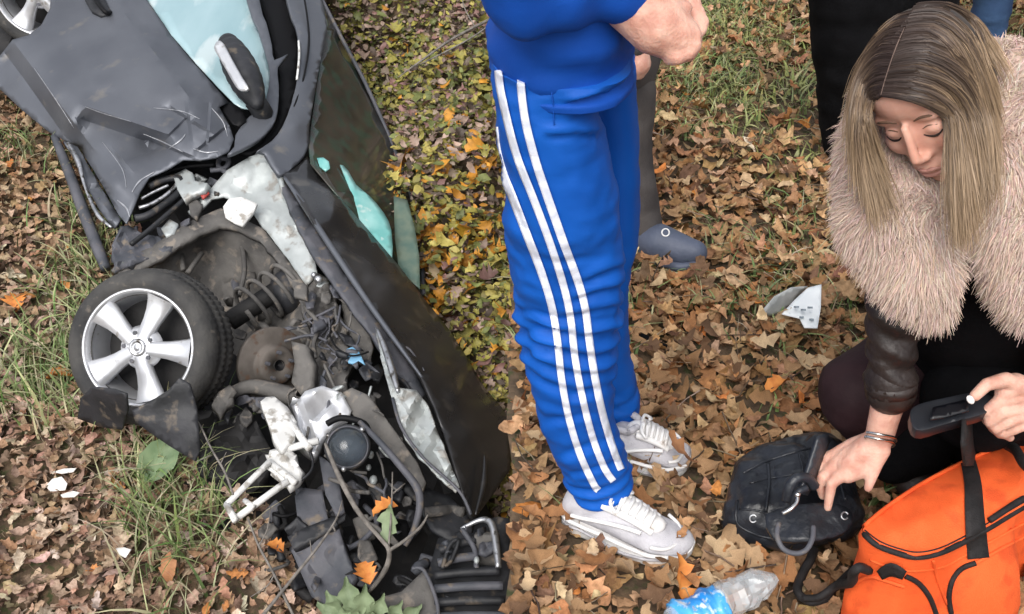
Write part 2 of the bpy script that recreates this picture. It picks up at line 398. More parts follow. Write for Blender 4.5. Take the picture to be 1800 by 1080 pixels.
for s in range(10):
    for c in PAL[:6]:
        sv, sf = OAK[s]
        o = fastmesh('leaf', sv, sf, M_leaf, None, True, np.array(c)*rng.uniform(.85, 1.12, (len(sv), 1))); _lm.append(o.data); bpy.data.objects.remove(o)
Rt = rotm(yw, tl, az)
for i in top300:
    o = bpy.data.objects.new('leaf', _lm[int(rng.integers(0, len(_lm)))] if rng.uniform() > .05 else _lm[18]); COL.objects.link(o)
    o.matrix_world = Matrix.LocRotScale(Vector(pos[i]), Matrix(Rt[i].tolist()).to_quaternion(), Vector([sz[i]]*3)); o.parent = ground
# --- hollow: leaves on the near (left) side
x, y = cover(34000, -4.0, .02, 1.3, 8.2)
z = height(x, y, True); px, py, d = proj(np.stack([x, y, z], -1)); B = np.interp(py, _By, _Bx)
keep = (px > -360) & (px < 905) & (py < 1330) & (py > -150) & (px < B+130)
grassy = noise2(x, y, 1.3, 9.0)+.75*np.exp(-(((px-270)/130)**2+((py-880)/150)**2))+.6*np.exp(-(((px-110)/110)**2+((py-650)/120)**2))+.4*np.exp(-(((px-60)/90)**2+((py-290)/60)**2))
keep &= rng.uniform(0, 1, len(x)) > .55*sstep(.2, .9, grassy)
x, y, z, pyk = x[keep], y[keep], z[keep], py[keep]
N = len(x); lift = rng.uniform(0, .05, N)
PALL = [(.46, .315, .225), (.34, .22, .15), (.56, .42, .32), (.40, .235, .145), (.17, .11, .08), (.64, .52, .41), (.56, .24, .08)]
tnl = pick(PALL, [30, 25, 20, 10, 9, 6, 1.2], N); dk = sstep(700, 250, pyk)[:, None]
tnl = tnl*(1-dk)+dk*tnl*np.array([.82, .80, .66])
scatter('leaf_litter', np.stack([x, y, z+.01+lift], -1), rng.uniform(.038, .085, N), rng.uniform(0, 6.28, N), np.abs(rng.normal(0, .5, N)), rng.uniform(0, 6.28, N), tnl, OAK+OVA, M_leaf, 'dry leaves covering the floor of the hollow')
# --- low plants on the bank beyond the car
x, y = cover(62000, -3.0, .02, 2.6, 8.6)
z = height(x, y, True); px, py, d = proj(np.stack([x, y, z], -1)); B = np.interp(py, _By, _Bx)
keep = (px > B+150) & (px < 903) & (py < 1100) & (py > -170); x, y, z, px, py = x[keep], y[keep], z[keep], px[keep], py[keep]; N = len(x)
cl = noise2(x, y, 2.3, 2.0); cl2 = noise2(x, y, 1.4, 7.0)
PB = np.array([(.28, .25, .06), (.16, .18, .06), (.24, .135, .12), (.36, .26, .21), (.09, .065, .05), (.38, .32, .09), (.58, .27, .04), (.24, .185, .14)])
wY = np.stack([1.9+3*sstep(-.2, .3, cl)+1.2*sstep(750, 560, px), 1.5+1.6*sstep(-.1, .4, cl), .8+2.0*sstep(.5, -.3, cl)*sstep(560, 860, px)*sstep(420, 50, py), .9+2.4*sstep(.1, -.4, cl), .9+0*cl, .45+2.0*sstep(230, 480, py), .06+1.9*sstep(300, 480, py)*sstep(-.3, .3, cl2), 1.1+0*cl], -1)
cw = np.cumsum(wY/wY.sum(1, keepdims=True), 1); idx = (rng.uniform(0, 1, (N, 1)) > cw).sum(1).clip(0, 7)
tb = np.clip(PB[idx]*rng.normal(1, .22, (N, 1)), .008, .9)
hh = rng.uniform(0, 1, N)**1.3*(.10+.34*sstep(-.25, .35, cl2)*sstep(900, 620, py)); tnorm = np.abs(rng.normal(.25, .6, N))
scatter('low_plants', np.stack([x, y, z+.01+hh], -1), (.018+.055*rng.uniform(0, 1, N)**1.6)*np.where(idx == 6, 1.7, 1)*np.where(rng.uniform(0, 1, N) > .96, 1.6, 1), rng.uniform(0, 6.28, N), tnorm, rng.uniform(-.5, .5, N)+np.where(rng.uniform(0, 1, N) > .4, 0, rng.uniform(-3, 3, N)), tb, OVS+OVS+MAP[:3], M_green, 'yellow green and reddish low plants on the bank beyond the car')
# --- grass
def grass(name, x, y, z, L, lean, tint, label, wd=.0022, segs=4):
    N = len(x); a = rng.uniform(0, 6.28, N); ux, uy = np.cos(a), np.sin(a); t = np.linspace(0, 1, segs+1)
    C = np.zeros((N, segs+1, 3)); C[..., 0] = x[:, None]+(ux*lean*L)[:, None]*t**1.8; C[..., 1] = y[:, None]+(uy*lean*L)[:, None]*t**1.8
    C[..., 2] = z[:, None]+L[:, None]*(t-.45*np.minimum(lean, 1.2)[:, None]*t**2.6)
    s = np.stack([-uy, ux, 0*ux], -1)+rng.normal(0, .3, (N, 3)); w = (wd*rng.uniform(.7, 1.8, N))[:, None]*(1-t**1.5*.92)[None]
    Vv = np.stack([C-s[:, None]*w[..., None], C+s[:, None]*w[..., None]], 2).reshape(-1, 3)
    q = np.array([(2*i, 2*i+1, 2*i+3, 2*i+2) for i in range(segs)]); Ff = (q[None]+(np.arange(N)*2*(segs+1))[:, None, None]).reshape(-1, 4)
    c = np.repeat(tint, 2*(segs+1), axis=0)
    return tag(fastmesh(name, Vv, Ff, M_green, None, True, c), label, kind='stuff')
GP_ = [(.16, .23, .08), (.23, .29, .11), (.35, .37, .19), (.11, .18, .055), (.44, .40, .26)]
x, y = cover(60000, .0, 3.6, .9, 7.2); z = height(x, y, False); px, py, d = proj(np.stack([x, y, z], -1))
g = noise2(x, y, 1.5, 4.0)+.5*noise2(x, y, 5.5, 8.0)+.85*np.exp(-(((px-1290)/170)**2+((py-90)/140)**2))+.6*np.exp(-(((px-1720)/100)**2+((py-60)/90)**2))-.1
keep = (rng.uniform(.02, .85, len(x)) < g) & (px > 905) & (px < 2200) & (py < 1300)
grass('grass', x[keep], y[keep], z[keep]+.01, rng.uniform(.03, .105, keep.sum()), rng.uniform(.3, 1.3, keep.sum()), pick(GP_, [4, 4, 3, 3, 1.5], keep.sum()), 'short green grass growing through the leaves on the upper ground')
x, y = cover(60000, .2, 2.6, 2.6, 7.2); z = height(x, y, False); px, py, d = proj(np.stack([x, y, z], -1))
g = 1.0*np.exp(-(((px-1300)/160)**2+((py-70)/150)**2))+.8*np.exp(-(((px-1720)/110)**2+((py-50)/90)**2))+.35*noise2(x, y, 4, 18.0)+.22*np.exp(-(((px-1400)/90)**2+((py-260)/120)**2))
keep = (rng.uniform(.05, 1.0, len(x)) < g) & (rng.uniform(0, 1, len(x)) < .55) & (px > 1120)
grass('grass', x[keep], y[keep], z[keep]+.015, rng.uniform(.03, .085, keep.sum()), rng.uniform(.4, 1.5, keep.sum()), pick([(.24, .27, .08), (.30, .31, .11), (.38, .36, .17), (.17, .2, .07)], [4, 4, 3, 3], keep.sum()), 'patch of brighter green grass at the back of the upper ground', wd=.0030)
x, y = cover(90000, -3.6, .0, 1.5, 7.5); z = height(x, y, True); px, py, d = proj(np.stack([x, y, z], -1)); B = np.interp(py, _By, _Bx)
g = .75*noise2(x, y, 1.3, 9.0)+.35*noise2(x, y, 5, 3.0)+1.5*np.exp(-(((px-290)/105)**2+((py-870)/135)**2))+.95*np.exp(-(((px-80)/110)**2+((py-680)/110)**2))+.45*np.exp(-(((px-50)/90)**2+((py-300)/50)**2))+.55*np.exp(-(((px-175)/40)**2+((py-480)/60)**2))-.08+.45*np.exp(-(((px-400)/60)**2+((py-960)/60)**2))
keep = (rng.uniform(.15, .9, len(x)) < g) & (rng.uniform(0, 1, len(x)) < .62) & (px > -300) & (py < 1300) & (px < B+110); n_ = keep.sum()
grass('grass', x[keep], y[keep], z[keep]+.01, rng.uniform(.07, .22, n_)*(1+.35*sstep(400, 900, py[keep])), rng.uniform(.2, 1.2, n_), pick(GP_, [4, 5, 6, 3, 5], n_), 'tufts of grass and dry blades in the hollow beside the car', wd=.003, segs=5)

def sticks(name, N, x0, x1, y0, y1, left, label):
    x, y = cover(N, x0, x1, y0, y1); z = height(x, y, left); px, py, d = proj(np.stack([x, y, z], -1)); B = np.interp(py, _By, _Bx)
    k = ((px < B) & (px > -200)) if left else ((px > 905) & (px < 2000)); x, y, z = x[k], y[k], z[k]; n = len(x); a = rng.uniform(0, 6.28, n); L = rng.uniform(.02, .13, n); t = np.linspace(-.5, .5, 4)
    C = np.zeros((n, 4, 3)); C[..., 0] = x[:, None]+np.cos(a)[:, None]*L[:, None]*t; C[..., 1] = y[:, None]+np.sin(a)[:, None]*L[:, None]*t; C[..., 2] = z[:, None]+.035+rng.uniform(0, .02, (n, 1))+rng.uniform(-.35, .35, (n, 1))*L[:, None]*t; C += rng.normal(0, .003, (n, 4, 3))
    w = rng.uniform(.0008, .0024, n)[:, None, None]; s = np.stack([-np.sin(a), np.cos(a), 0*a], -1)[:, None]*w; u = np.zeros((n, 1, 3)); u[..., 2] = w[..., 0]
    V = np.stack([C-s*.87-u*.5, C+s*.87-u*.5, C+u], 2).reshape(-1, 3); q = np.array([(3*i+j, 3*i+(j+1) % 3, 3*i+3+(j+1) % 3, 3*i+3+j) for i in range(3) for j in range(3)]); F = (q[None]+(np.arange(n)*12)[:, None, None]).reshape(-1, 4)
    return tag(fastmesh(name, V, F, M_leaf, None, False, np.repeat(pick([(.22, .16, .11), (.36, .28, .2), (.10, .07, .05)], [3, 2, 2], n), 12, axis=0)), label, kind='stuff')
sticks('twigs', 2600, 0, 3.4, .8, 6.5, False, 'small twigs and leaf stalks among the leaves of the upper ground')
sticks('twigs', 3000, -3.4, 0, 1.6, 7, True, 'small twigs and leaf stalks among the leaves of the hollow')
# ------------------------------------------------------------------ the wrecked car
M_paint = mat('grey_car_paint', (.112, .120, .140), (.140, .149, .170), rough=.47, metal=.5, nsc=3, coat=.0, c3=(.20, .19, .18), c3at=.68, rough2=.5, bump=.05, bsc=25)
M_paint2 = mat('charcoal_hood_paint', (.027, .027, .029), (.046, .044, .044), rough=.22, metal=.3, nsc=3, c3=(.075, .068, .061), c3at=.64, coat=.4, bump=.03, bsc=30, rough2=.42)  # dark charcoal with paler brown patches at random
M_dark = mat('near_black', (.006, .006, .007), (.020, .019, .019), rough=.7, nsc=9, bump=.3, bsc=40)
M_plastic = mat('black_plastic', (.012, .013, .015), (.030, .031, .036), rough=.55, nsc=7, bump=.15, bsc=60, c3=(.11, .09, .07), c3at=.64)
M_dgrey = mat('grey_plastic', (.055, .06, .072), (.10, .10, .115), rough=.6, nsc=8, c3=(.17, .14, .11), c3at=.64, bump=.2, bsc=50)
M_liner = mat('muddy_liner', (.065, .062, .060), (.135, .128, .12), rough=.8, nsc=7, bump=.4, bsc=45, c3=(.22, .19, .16), c3at=.62)
M_primer = mat('bare_body_steel', (.34, .37, .37), (.46, .49, .49), rough=.5, metal=.25, nsc=6, c3=(.27, .26, .24), c3at=.60, bump=.12, bsc=40)
M_alloy = mat('silver_alloy', (.56, .57, .60), (.72, .73, .75), rough=.36, metal=.6, nsc=9, c3=(.32, .29, .25), c3at=.68)
M_steel = mat('scraped_steel', (.35, .36, .38), (.62, .63, .65), rough=.35, metal=.8, nsc=14, c3=(.12, .11, .10), c3at=.60, bump=.2)
M_white = mat('white_plastic', (.60, .60, .585), (.74, .74, .725), rough=.5, nsc=9, c3=(.30, .28, .25), c3at=.60)
M_rubber = mat('muddy_rubber', (.030, .030, .031), (.062, .060, .057), rough=.8, nsc=9, c3=(.12, .105, .09), c3at=.66, bump=.3, bsc=70)
M_rust = mat('rusty_disc', (.085, .074, .064), (.15, .13, .115), rough=.7, metal=.2, nsc=9, c3=(.10, .06, .04), c3at=.62)
M_sglass = mat('side_window_glass', (.30, .46, .50), (.42, .58, .62), rough=.14, nsc=2.2, stretch=(1.5, .35, 1), spec=.6, trans=.12, c3=(.55, .66, .68), c3at=.60, coat=.5)  # pale cyan sky reflection is put into the glass colour
M_wglass = mat('windscreen_glass', (.045, .043, .036), (.085, .075, .062), rough=.16, nsc=5, c3=(.05, .085, .065), c3at=.54, trans=.25, spec=.5)
M_teal = mat('teal_reflection', (.16, .44, .42), (.30, .56, .54), rough=.25, nsc=8, spec=.6, c3=(.45, .6, .58), c3at=.66)
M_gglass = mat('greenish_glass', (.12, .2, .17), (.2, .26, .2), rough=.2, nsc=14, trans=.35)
M_black = mat('plain_black', (.005, .005, .006), rough=.6, spec=.25)
M_lens = mat('lamp_lens', (.50, .60, .68), rough=.03, trans=.95, spec=.7)
M_blue = mat('blue_plastic', (.16, .36, .55), rough=.5)
M_red = mat('red_cap', (.35, .05, .04), rough=.5)

car = empty('wrecked_car', Lp(300, 400, 0), 'dark grey crashed car lying in the hollow with its front corner torn open', 'car')
C_ = dict(parent=car)
# dark backing sheet: the shade in gaps and voids is its colour
sheet('dark_backing', [(-60, -150), (540, -150), (562, 60), (545, 280), (640, 470), (780, 700), (862, 905), (896, 935), (896, 1130), (450, 1130), (425, 960), (335, 870), (290, 790), (300, 740), (250, 480), (215, 452), (150, 280), (0, 120)],
      [(0, 0, .06), (220, 440, .0), (300, 760, .02), (430, 1000, .0), (540, 0, -.05), (560, 300, -.1), (640, 600, -.22), (860, 1000, -.2), (450, 1120, -.05), (500, 700, -.22), (350, 600, -.25), (600, 850, -.2)], M_dark, th=.02, res=24, amp=.04, nsc=9, **C_)
# bodywork
door = sheet('front_door', [(-60, 140), (-20, 108), (0, 98), (22, 70), (50, 62), (72, 45), (88, 15), (92, -160), (190, -160), (258, 0), (300, 62), (340, 110), (380, 155), (402, 180), (385, 188), (404, 222), (411, 245), (402, 266), (380, 277), (350, 283), (322, 281), (292, 299), (262, 312), (246, 338), (232, 372), (222, 394), (208, 378), (188, 340), (165, 300), (140, 262), (118, 250), (85, 232), (40, 195), (0, 157), (-60, 150)],
      [(22, 71, .33), (60, 112, .345), (100, 166, .345), (135, 215, .335), (165, 260, .30), (200, 320, .26), (222, 390, .2), (0, 130, .24), (30, 150, .255), (85, 205, .25), (130, 250, .235), (0, 157, .19), (85, 232, .19), (140, 262, .2), (180, 330, .19), (120, 90, .36), (160, 160, .37), (215, 0, .40), (270, 75, .405), (320, 140, .395), (350, 175, .38), (250, 20, .385), (300, 80, .375), (345, 130, .365), (385, 165, .345), (258, 0, .36), (300, 62, .35), (340, 112, .34), (400, 180, .31), (300, 200, .37), (360, 230, .36), (405, 250, .29), (350, 282, .28), (290, 298, .27), (246, 338, .24), (150, 185, .36), (250, 200, .385), (120, 150, .355), (210, 270, .335), (260, 290, .30), (215, 205, .382), (200, 60, .385), (120, 0, .36)],
      M_paint, th=.008, res=9, amp=.006, nsc=7, seed=2, folds=[(148, 186, 300, 238, 24, 95, .085), (22, 72, 166, 264, 24, 160, .05), (290, 262, 235, 285, 6, 40, .016), (300, 186, 372, 232, 6, 45, .016), (345, 262, 395, 222, 5, 30, .014), (255, 238, 335, 272, 6, 26, .018), (330, 178, 340, 250, 6, 30, .012), (372, 182, 366, 262, 5, 24, .012), (296, 236, 322, 210, 4, 20, .012), (215, 0, 345, 168, 12, 70, -.014), (160, 150, 210, 158, 6, 60, .006), (200, 262, 232, 300, 6, 40, .012), (150, 282, 214, 372, 6, 30, .012), (60, 150, 120, 235, 8, 60, .010)], **C_)
hn = sheet('door_handle', [(146, -6), (160, 18), (176, 27), (190, 26), (195, 20), (186, 2), (175, -20), (160, -30)], [(170, 0, .40)], M_plastic, door, th=.02, res=8)
tube('handle_grip', [Lp(158, -20, .40), Lp(172, 5, .425), Lp(186, 22, .42), Lp(194, 22, .395)], .011, M_black, door)
sheet('mirror_base', [(382, 183), (398, 178), (412, 184), (428, 198), (432, 212), (420, 222), (408, 218)], [(400, 200, .30)], M_black, th=.01, res=10, **C_)
sheet('side_window', [(235, -160), (259, 0), (301, 61), (345, 112), (385, 155), (412, 182), (425, 190), (462, 196), (478, 150), (473, 100), (456, 50), (438, 0), (415, -160)], [(260, 0, .345), (412, 182, .30), (470, 120, .20), (440, 0, .22), (350, 50, .31)], M_sglass, th=.005, res=18, **C_)
sheet('door_frame', [(415, -160), (434, 0), (453, 50), (467, 95), (474, 125), (471, 160), (461, 190), (440, 204), (430, 215), (414, 238), (412, 258), (400, 272), (425, 262), (455, 245), (478, 222), (488, 195), (490, 150), (488, 118), (506, 95), (482, 106), (478, 80), (468, 40), (456, 0), (446, -160)], [(440, 0, .28), (480, 150, .25), (420, 255, .29), (460, 220, .28), (470, 90, .27)], M_paint, th=.02, res=9, sm=2, **C_)
sheet('frame_gap_dark', [(448, -160), (458, 0), (472, 42), (482, 80), (493, 130), (492, 200), (480, 228), (452, 254), (420, 268), (440, 270), (472, 256), (498, 225), (514, 180), (524, 130), (524, 80), (518, 45), (505, 0), (492, -160)], [(480, 50, .16), (500, 180, .17), (450, 262, .22)], M_black, th=.02, res=12, **C_)  # black sheet painting the shaded gap between door frame and pillar
pil = sheet('a_pillar', [(488, -160), (505, 0), (520, 45), (526, 80), (524, 130), (513, 180), (497, 222), (478, 248), (452, 266), (466, 268), (491, 308), (515, 294), (534, 276), (543, 252), (544, 222), (551, 180), (559, 130), (571, 72), (574, 40), (566, 0), (540, -160)], [(505, 0, .22), (566, 0, .10), (535, 60, .22), (524, 130, .23), (560, 120, .16), (535, 150, .24), (513, 180, .25), (545, 210, .2), (520, 220, .26), (478, 250, .27), (520, 280, .23), (495, 300, .25), (541, 250, .19)], M_paint, th=.02, res=8, sm=2, **C_)
tube('pillar_groove', [Lp(530, -30, .205), Lp(540, 30, .205), Lp(543, 80, .205), Lp(533, 140, .23), Lp(516, 190, .245)], .005, M_black, pil, 6)
tube('pillar_trim', [Lp(525, 72, .235), Lp(526, 100, .24), Lp(522, 140, .245)], .006, M_white, pil, 6)
sheet('windscreen', [(562, -10), (576, 28), (602, 72), (642, 147), (682, 237), (707, 302), (727, 372), (739, 442), (743, 505), (745, 524), (690, 458), (640, 398), (585, 334), (547, 288), (543, 255), (552, 190), (562, 120), (573, 60)], [(570, 40, .1), (545, 250, .17), (690, 455, -.1), (745, 520, -.28), (700, 290, -.36), (640, 150, -.2), (640, 330, .02)], M_wglass, th=.006, res=13, amp=.012, nsc=5, **C_)
tube('windscreen_edge', [Lp(566, 0, .08), Lp(602, 70, -.02), Lp(642, 146, -.19), Lp(682, 236, -.32), Lp(707, 302, -.36), Lp(727, 372, -.36), Lp(740, 442, -.33), Lp(745, 518, -.27)], .012, M_dgrey, car, 6)
sheet('windscreen_tint_patch', [(598, 290), (612, 300), (626, 325), (650, 345), (675, 375), (688, 405), (689, 458), (670, 432), (640, 397), (620, 365), (615, 332)], [(600, 300, .10), (680, 400, .03), (640, 390, .07)], M_teal, th=.006, res=10, sm=2, amp=.01, **C_)  # cyan reflection on the windscreen, built as a coloured sheet
sheet('windscreen_tint_patch', [(557, 278), (568, 277), (578, 284), (580, 296), (572, 301), (562, 293)], [(570, 290, .2)], M_teal, th=.006, res=8, **C_)  # second, smaller cyan reflection, its tint put into a sheet
sheet('windscreen_tint_patch', [(692, 345), (716, 352), (729, 400), (737, 450), (738, 508), (722, 494), (700, 466), (694, 420)], [(715, 420, -.05)], M_gglass, th=.006, res=12, **C_)
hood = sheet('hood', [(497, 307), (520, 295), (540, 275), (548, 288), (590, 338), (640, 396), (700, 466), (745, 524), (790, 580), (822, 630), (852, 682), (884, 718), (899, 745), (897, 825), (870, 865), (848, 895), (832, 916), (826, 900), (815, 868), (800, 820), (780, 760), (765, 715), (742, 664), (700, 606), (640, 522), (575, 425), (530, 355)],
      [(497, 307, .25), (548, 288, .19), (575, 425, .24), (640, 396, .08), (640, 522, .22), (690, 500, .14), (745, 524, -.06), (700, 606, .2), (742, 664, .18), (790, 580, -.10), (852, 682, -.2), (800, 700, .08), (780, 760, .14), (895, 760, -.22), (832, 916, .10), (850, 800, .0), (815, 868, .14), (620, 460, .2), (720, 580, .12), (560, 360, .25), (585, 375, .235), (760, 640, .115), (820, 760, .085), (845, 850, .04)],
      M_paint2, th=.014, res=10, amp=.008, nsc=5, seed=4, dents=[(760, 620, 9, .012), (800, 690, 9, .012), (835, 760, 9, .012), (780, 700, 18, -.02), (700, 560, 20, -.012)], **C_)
tube('hood_edge_highlight', [Lp(500, 312, .27), Lp(532, 358, .265), Lp(577, 427, .262), Lp(641, 523, .24), Lp(700, 606, .22), Lp(742, 664, .2)], [.006, .014, .014, .013, .010, .005], M_paint, hood, 8)  # paler paint on this edge stands in for its bluish highlight
tube('hood_crease', [Lp(836, 905, .115), Lp(850, 850, .08), Lp(852, 800, .04)], [.004, .012, .004], M_paint2, hood, 6)
sheet('fender_strip', [(490, 312), (500, 345), (525, 402), (560, 462), (602, 522), (650, 585), (690, 645), (738, 706), (748, 690), (738, 668), (700, 612), (640, 528), (575, 430), (528, 362), (500, 318)], [(500, 320, .21), (640, 550, .16), (740, 690, .12)], M_dgrey, th=.02, res=11, amp=.015, nsc=9, **C_)
# structure seen through the torn front wing
sheet('inner_wing_panel', [(398, 300), (440, 275), (468, 267), (484, 290), (492, 312), (504, 350), (532, 398), (550, 442), (558, 482), (538, 502), (507, 457), (472, 412), (450, 384), (436, 362), (392, 346), (372, 350), (340, 380), (330, 372), (372, 330)], [(398, 300, .2), (468, 267, .22), (440, 340, .16), (500, 400, .15), (550, 480, .13), (340, 375, .15)], M_primer, th=.015, res=8, amp=.018, nsc=10, seed=3, dents=[(470, 330, 10, -.02), (505, 400, 8, .02)], **C_)
tube('panel_flange', [Lp(470, 268, .23), Lp(490, 305, .225), Lp(503, 350, .19), Lp(531, 398, .175), Lp(553, 445, .17)], [.01, .016, .012, .016, .01], M_primer, car, 6)
sheet('white_bracket', [(392, 364), (402, 350), (424, 346), (452, 358), (446, 372), (426, 398), (410, 391), (396, 382)], [(400, 360, .25), (445, 365, .24), (425, 396, .22)], M_white, th=.02, res=9, amp=.006, **C_)
sheet('wheel_arch_lip', [(195, 476), (208, 460), (262, 436), (332, 390), (388, 366), (422, 382), (462, 402), (502, 452), (541, 502), (552, 540), (545, 575), (533, 555), (525, 520), (490, 460), (455, 422), (420, 402), (385, 397), (340, 416), (285, 454), (230, 484)], [(208, 468, .15), (340, 400, .15), (460, 410, .13), (540, 520, .1)], M_liner, th=.03, res=9, amp=.012, nsc=12, **C_)
sheet('wheel_arch_liner', [(250, 470), (300, 444), (385, 398), (420, 400), (455, 420), (500, 468), (530, 520), (545, 590), (520, 640), (440, 690), (380, 600), (330, 500)], [(300, 450, .08), (385, 400, .1), (500, 470, .06), (540, 590, .04), (400, 500, -.16), (450, 600, -.18), (470, 520, -.14), (360, 440, -.05)], M_liner, th=.02, res=11, amp=.02, nsc=8, **C_)
for k_, pts in enumerate([[(355, 445), (330, 480)], [(318, 438), (322, 475)], [(420, 405), (430, 470), (420, 520)]]):
    tube('liner_rib', [Lp(x, y, .02) for x, y in pts], .012, M_liner, car, 6)
sheet('sill_end', [(196, 432), (212, 398), (226, 396), (252, 412), (300, 418), (352, 392), (340, 412), (290, 442), (246, 462), (202, 478)], [(220, 420, .15), (300, 430, .14)], M_dgrey, th=.03, res=8, amp=.03, nsc=18, **C_)
tube('sill_trim', [Lp(96, 240, .14), Lp(120, 300, .13), Lp(146, 370, .12), Lp(170, 432, .11), Lp(186, 472, .10)], [.018, .024, .026, .026, .022], M_dgrey, car, 8)
tube('sill_seam', [Lp(120, 252, .2), Lp(138, 285, .19), Lp(150, 330, .18), Lp(172, 378, .17), Lp(196, 400, .17)], [.008, .013, .006, .010, .006], M_steel, car, 6)
sheet('sill_plate', [(112, 248), (136, 258), (160, 300), (190, 350), (212, 386), (200, 402), (176, 372), (150, 322), (130, 280)], [(130, 260, .17), (200, 395, .15)], M_paint, th=.01, res=9, amp=.02, nsc=14, **C_)
sheet('door_hinge', [(304, 308), (326, 297), (338, 304), (342, 318), (364, 322), (358, 336), (336, 344), (324, 354), (312, 334)], [(330, 320, .21), (364, 325, .23)], M_primer, th=.03, res=8, amp=.01, **C_)
sheet('hinge_plate', [(283, 402), (298, 385), (313, 394), (306, 410), (292, 416)], [(298, 400, .16)], M_primer, th=.02, res=8, **C_)
sheet('hinge_plate', [(331, 358), (346, 350), (356, 362), (345, 385), (335, 378)], [(345, 368, .18)], M_liner, th=.02, res=8, **C_)
sheet('red_clip', [(350, 338), (364, 330), (368, 340), (356, 350)], [(360, 340, .2)], M_red, th=.01, res=6, **C_)
for k_, (pts, r, m) in enumerate([([(238, 384), (262, 378), (300, 352), (320, 330), (316, 314), (290, 316), (262, 328)], .017, M_plastic), ([(244, 366), (268, 358), (296, 340), (312, 322)], .009, M_steel), ([(248, 350), (270, 338), (296, 326)], .007, M_steel), ([(370, 300), (395, 296), (402, 282), (388, 280), (384, 292), (398, 304)], .012, M_dgrey), ([(230, 430), (262, 405), (300, 372), (330, 346)], .012, M_plastic), ([(270, 318), (300, 300), (340, 292), (378, 290)], .012, M_black)]):
    tube('hose', [Lp(x, y, .19) for x, y in pts], r, m, car, 7)
# ---- wheels
def wheel(name, px, py, h, R, axis, spin, parent, lens=1):
    c = Lp(px, py, h); a = np.array(axis, float); a /= np.linalg.norm(a)
    u = UPV-a*(UPV @ a); u /= np.linalg.norm(u); w = np.cross(u, a)     # w points to image right
    w = -w if w @ RGT < 0 else w
    def pt(r, t, z): return c+r*(math.cos(t)*w+math.sin(t)*u)+z*a
    def lathe(prof, n, closed=False, mod=None):
        V = [pt(r if mod is None else mod(r, z, i), 2*math.pi*i/n, z) for i in range(n) for r, z in prof]; m = len(prof); F = []
        for i in range(n):
            for j in range(m-1): F.append((i*m+j, ((i+1) % n)*m+j, ((i+1) % n)*m+j+1, i*m+j+1))
        return V, F
    s = R/.315
    V_, F_ = lathe([(.232*s, .020), (.229*s, .024), (.222*s, .022), (.217*s, .010), (.208*s, -.006), (.202*s, -.05), (.19*s, -.15), (.20*s, -.19)], 72)
    root = mesh(name, V_, F_, M_alloy, parent)
    tread = lambda r, z, i: r-(.0055 if (r > .3105*s and i % 3 == 0) else 0)
    V_, F_ = lathe([(.205*s, -.008), (.226*s, .012), (.238*s, .024), (.262*s, .030), (.285*s, .020), (.300*s, .002), (.309*s, -.018), (.311*s, -.045), (.304*s, -.052), (.304*s, -.062), (.315*s, -.068), (.316*s, -.10), (.307*s, -.106), (.307*s, -.116), (.316*s, -.122), (.312*s, -.17), (.29*s, -.20), (.23*s, -.21), (.2*s, -.19)], 228, mod=tread)
    mesh('tyre', V_, F_, M_rubber, root)
    V_, F_ = lathe([(.0, -.12), (.196*s, -.12)], 40); mesh('brake_backplate', V_, F_, M_dark, root)
    for k in range(5):
        t0 = spin+k*2*math.pi/5; Vs = []; Fs = []; prof = [(.035, .034, .016), (.07, .032, .014), (.11, .036, .006), (.15, .044, .002), (.185, .054, .004), (.214, .062, .014)]
        for (r, hw, z) in prof:
            for sx, dz in ((-1, -.020), (-.86, 0), (-.25, .004), (.25, .004), (.86, 0), (1, -.020), (.7, -.045), (-.7, -.045)):
                dx = hw*sx*s; rr = r*s; V0 = c+rr*(math.cos(t0)*w+math.sin(t0)*u)+dx*(-math.sin(t0)*w+math.cos(t0)*u)
                rad = np.linalg.norm(V0-c); V0 = c+(V0-c)*min(1, .219*s/max(rad, 1e-6)); Vs.append(V0+(z+dz)*a)
        for i in range(len(prof)-1):
            for j in range(8): Fs.append((i*8+j, i*8+(j+1) % 8, (i+1)*8+(j+1) % 8, (i+1)*8+j))
        mesh('spoke', Vs, Fs, M_alloy, root)
    V_, F_ = lathe([(0, .017), (.050*s, .017), (.074*s, .010), (.088*s, -.02)], 32); mesh('hub', V_, F_, M_alloy, root)
    V_, F_ = lathe([(0, .026), (.010, .026), (.012, .023), (.020, .023), (.022, .027), (.030, .027), (.034, .016)], 28); mesh('hub_cap', V_, F_, M_steel, root)
    for k in range(5):
        b = MB(); q = pt(.058*s, spin+math.radians(36)+k*2*math.pi/5, .008); b.tube([q, q+a*.012], .0085, 6, 1); b.build('lug_nut', M_dgrey, root, False)
    return root
def toward(px, py): r = -ray(px, py); return r/np.linalg.norm(r)
wheel('front_wheel', 246, 611, .34, .300, toward(243, 610)*.9-RGT*.42-UPV*.02, math.radians(66), car)
wheel('rear_wheel', 66, -12, .30, .30, toward(66, -10)*.9-RGT*.35-UPV*.1, math.radians(20), car)
sheet('rear_arch', [(8, 70), (12, 30), (30, -60), (60, -150), (-60, -150), (-90, 0), (-30, 60)], [(10, 40, .05), (-40, 0, -.05)], M_dark, th=.02, res=16, **C_)
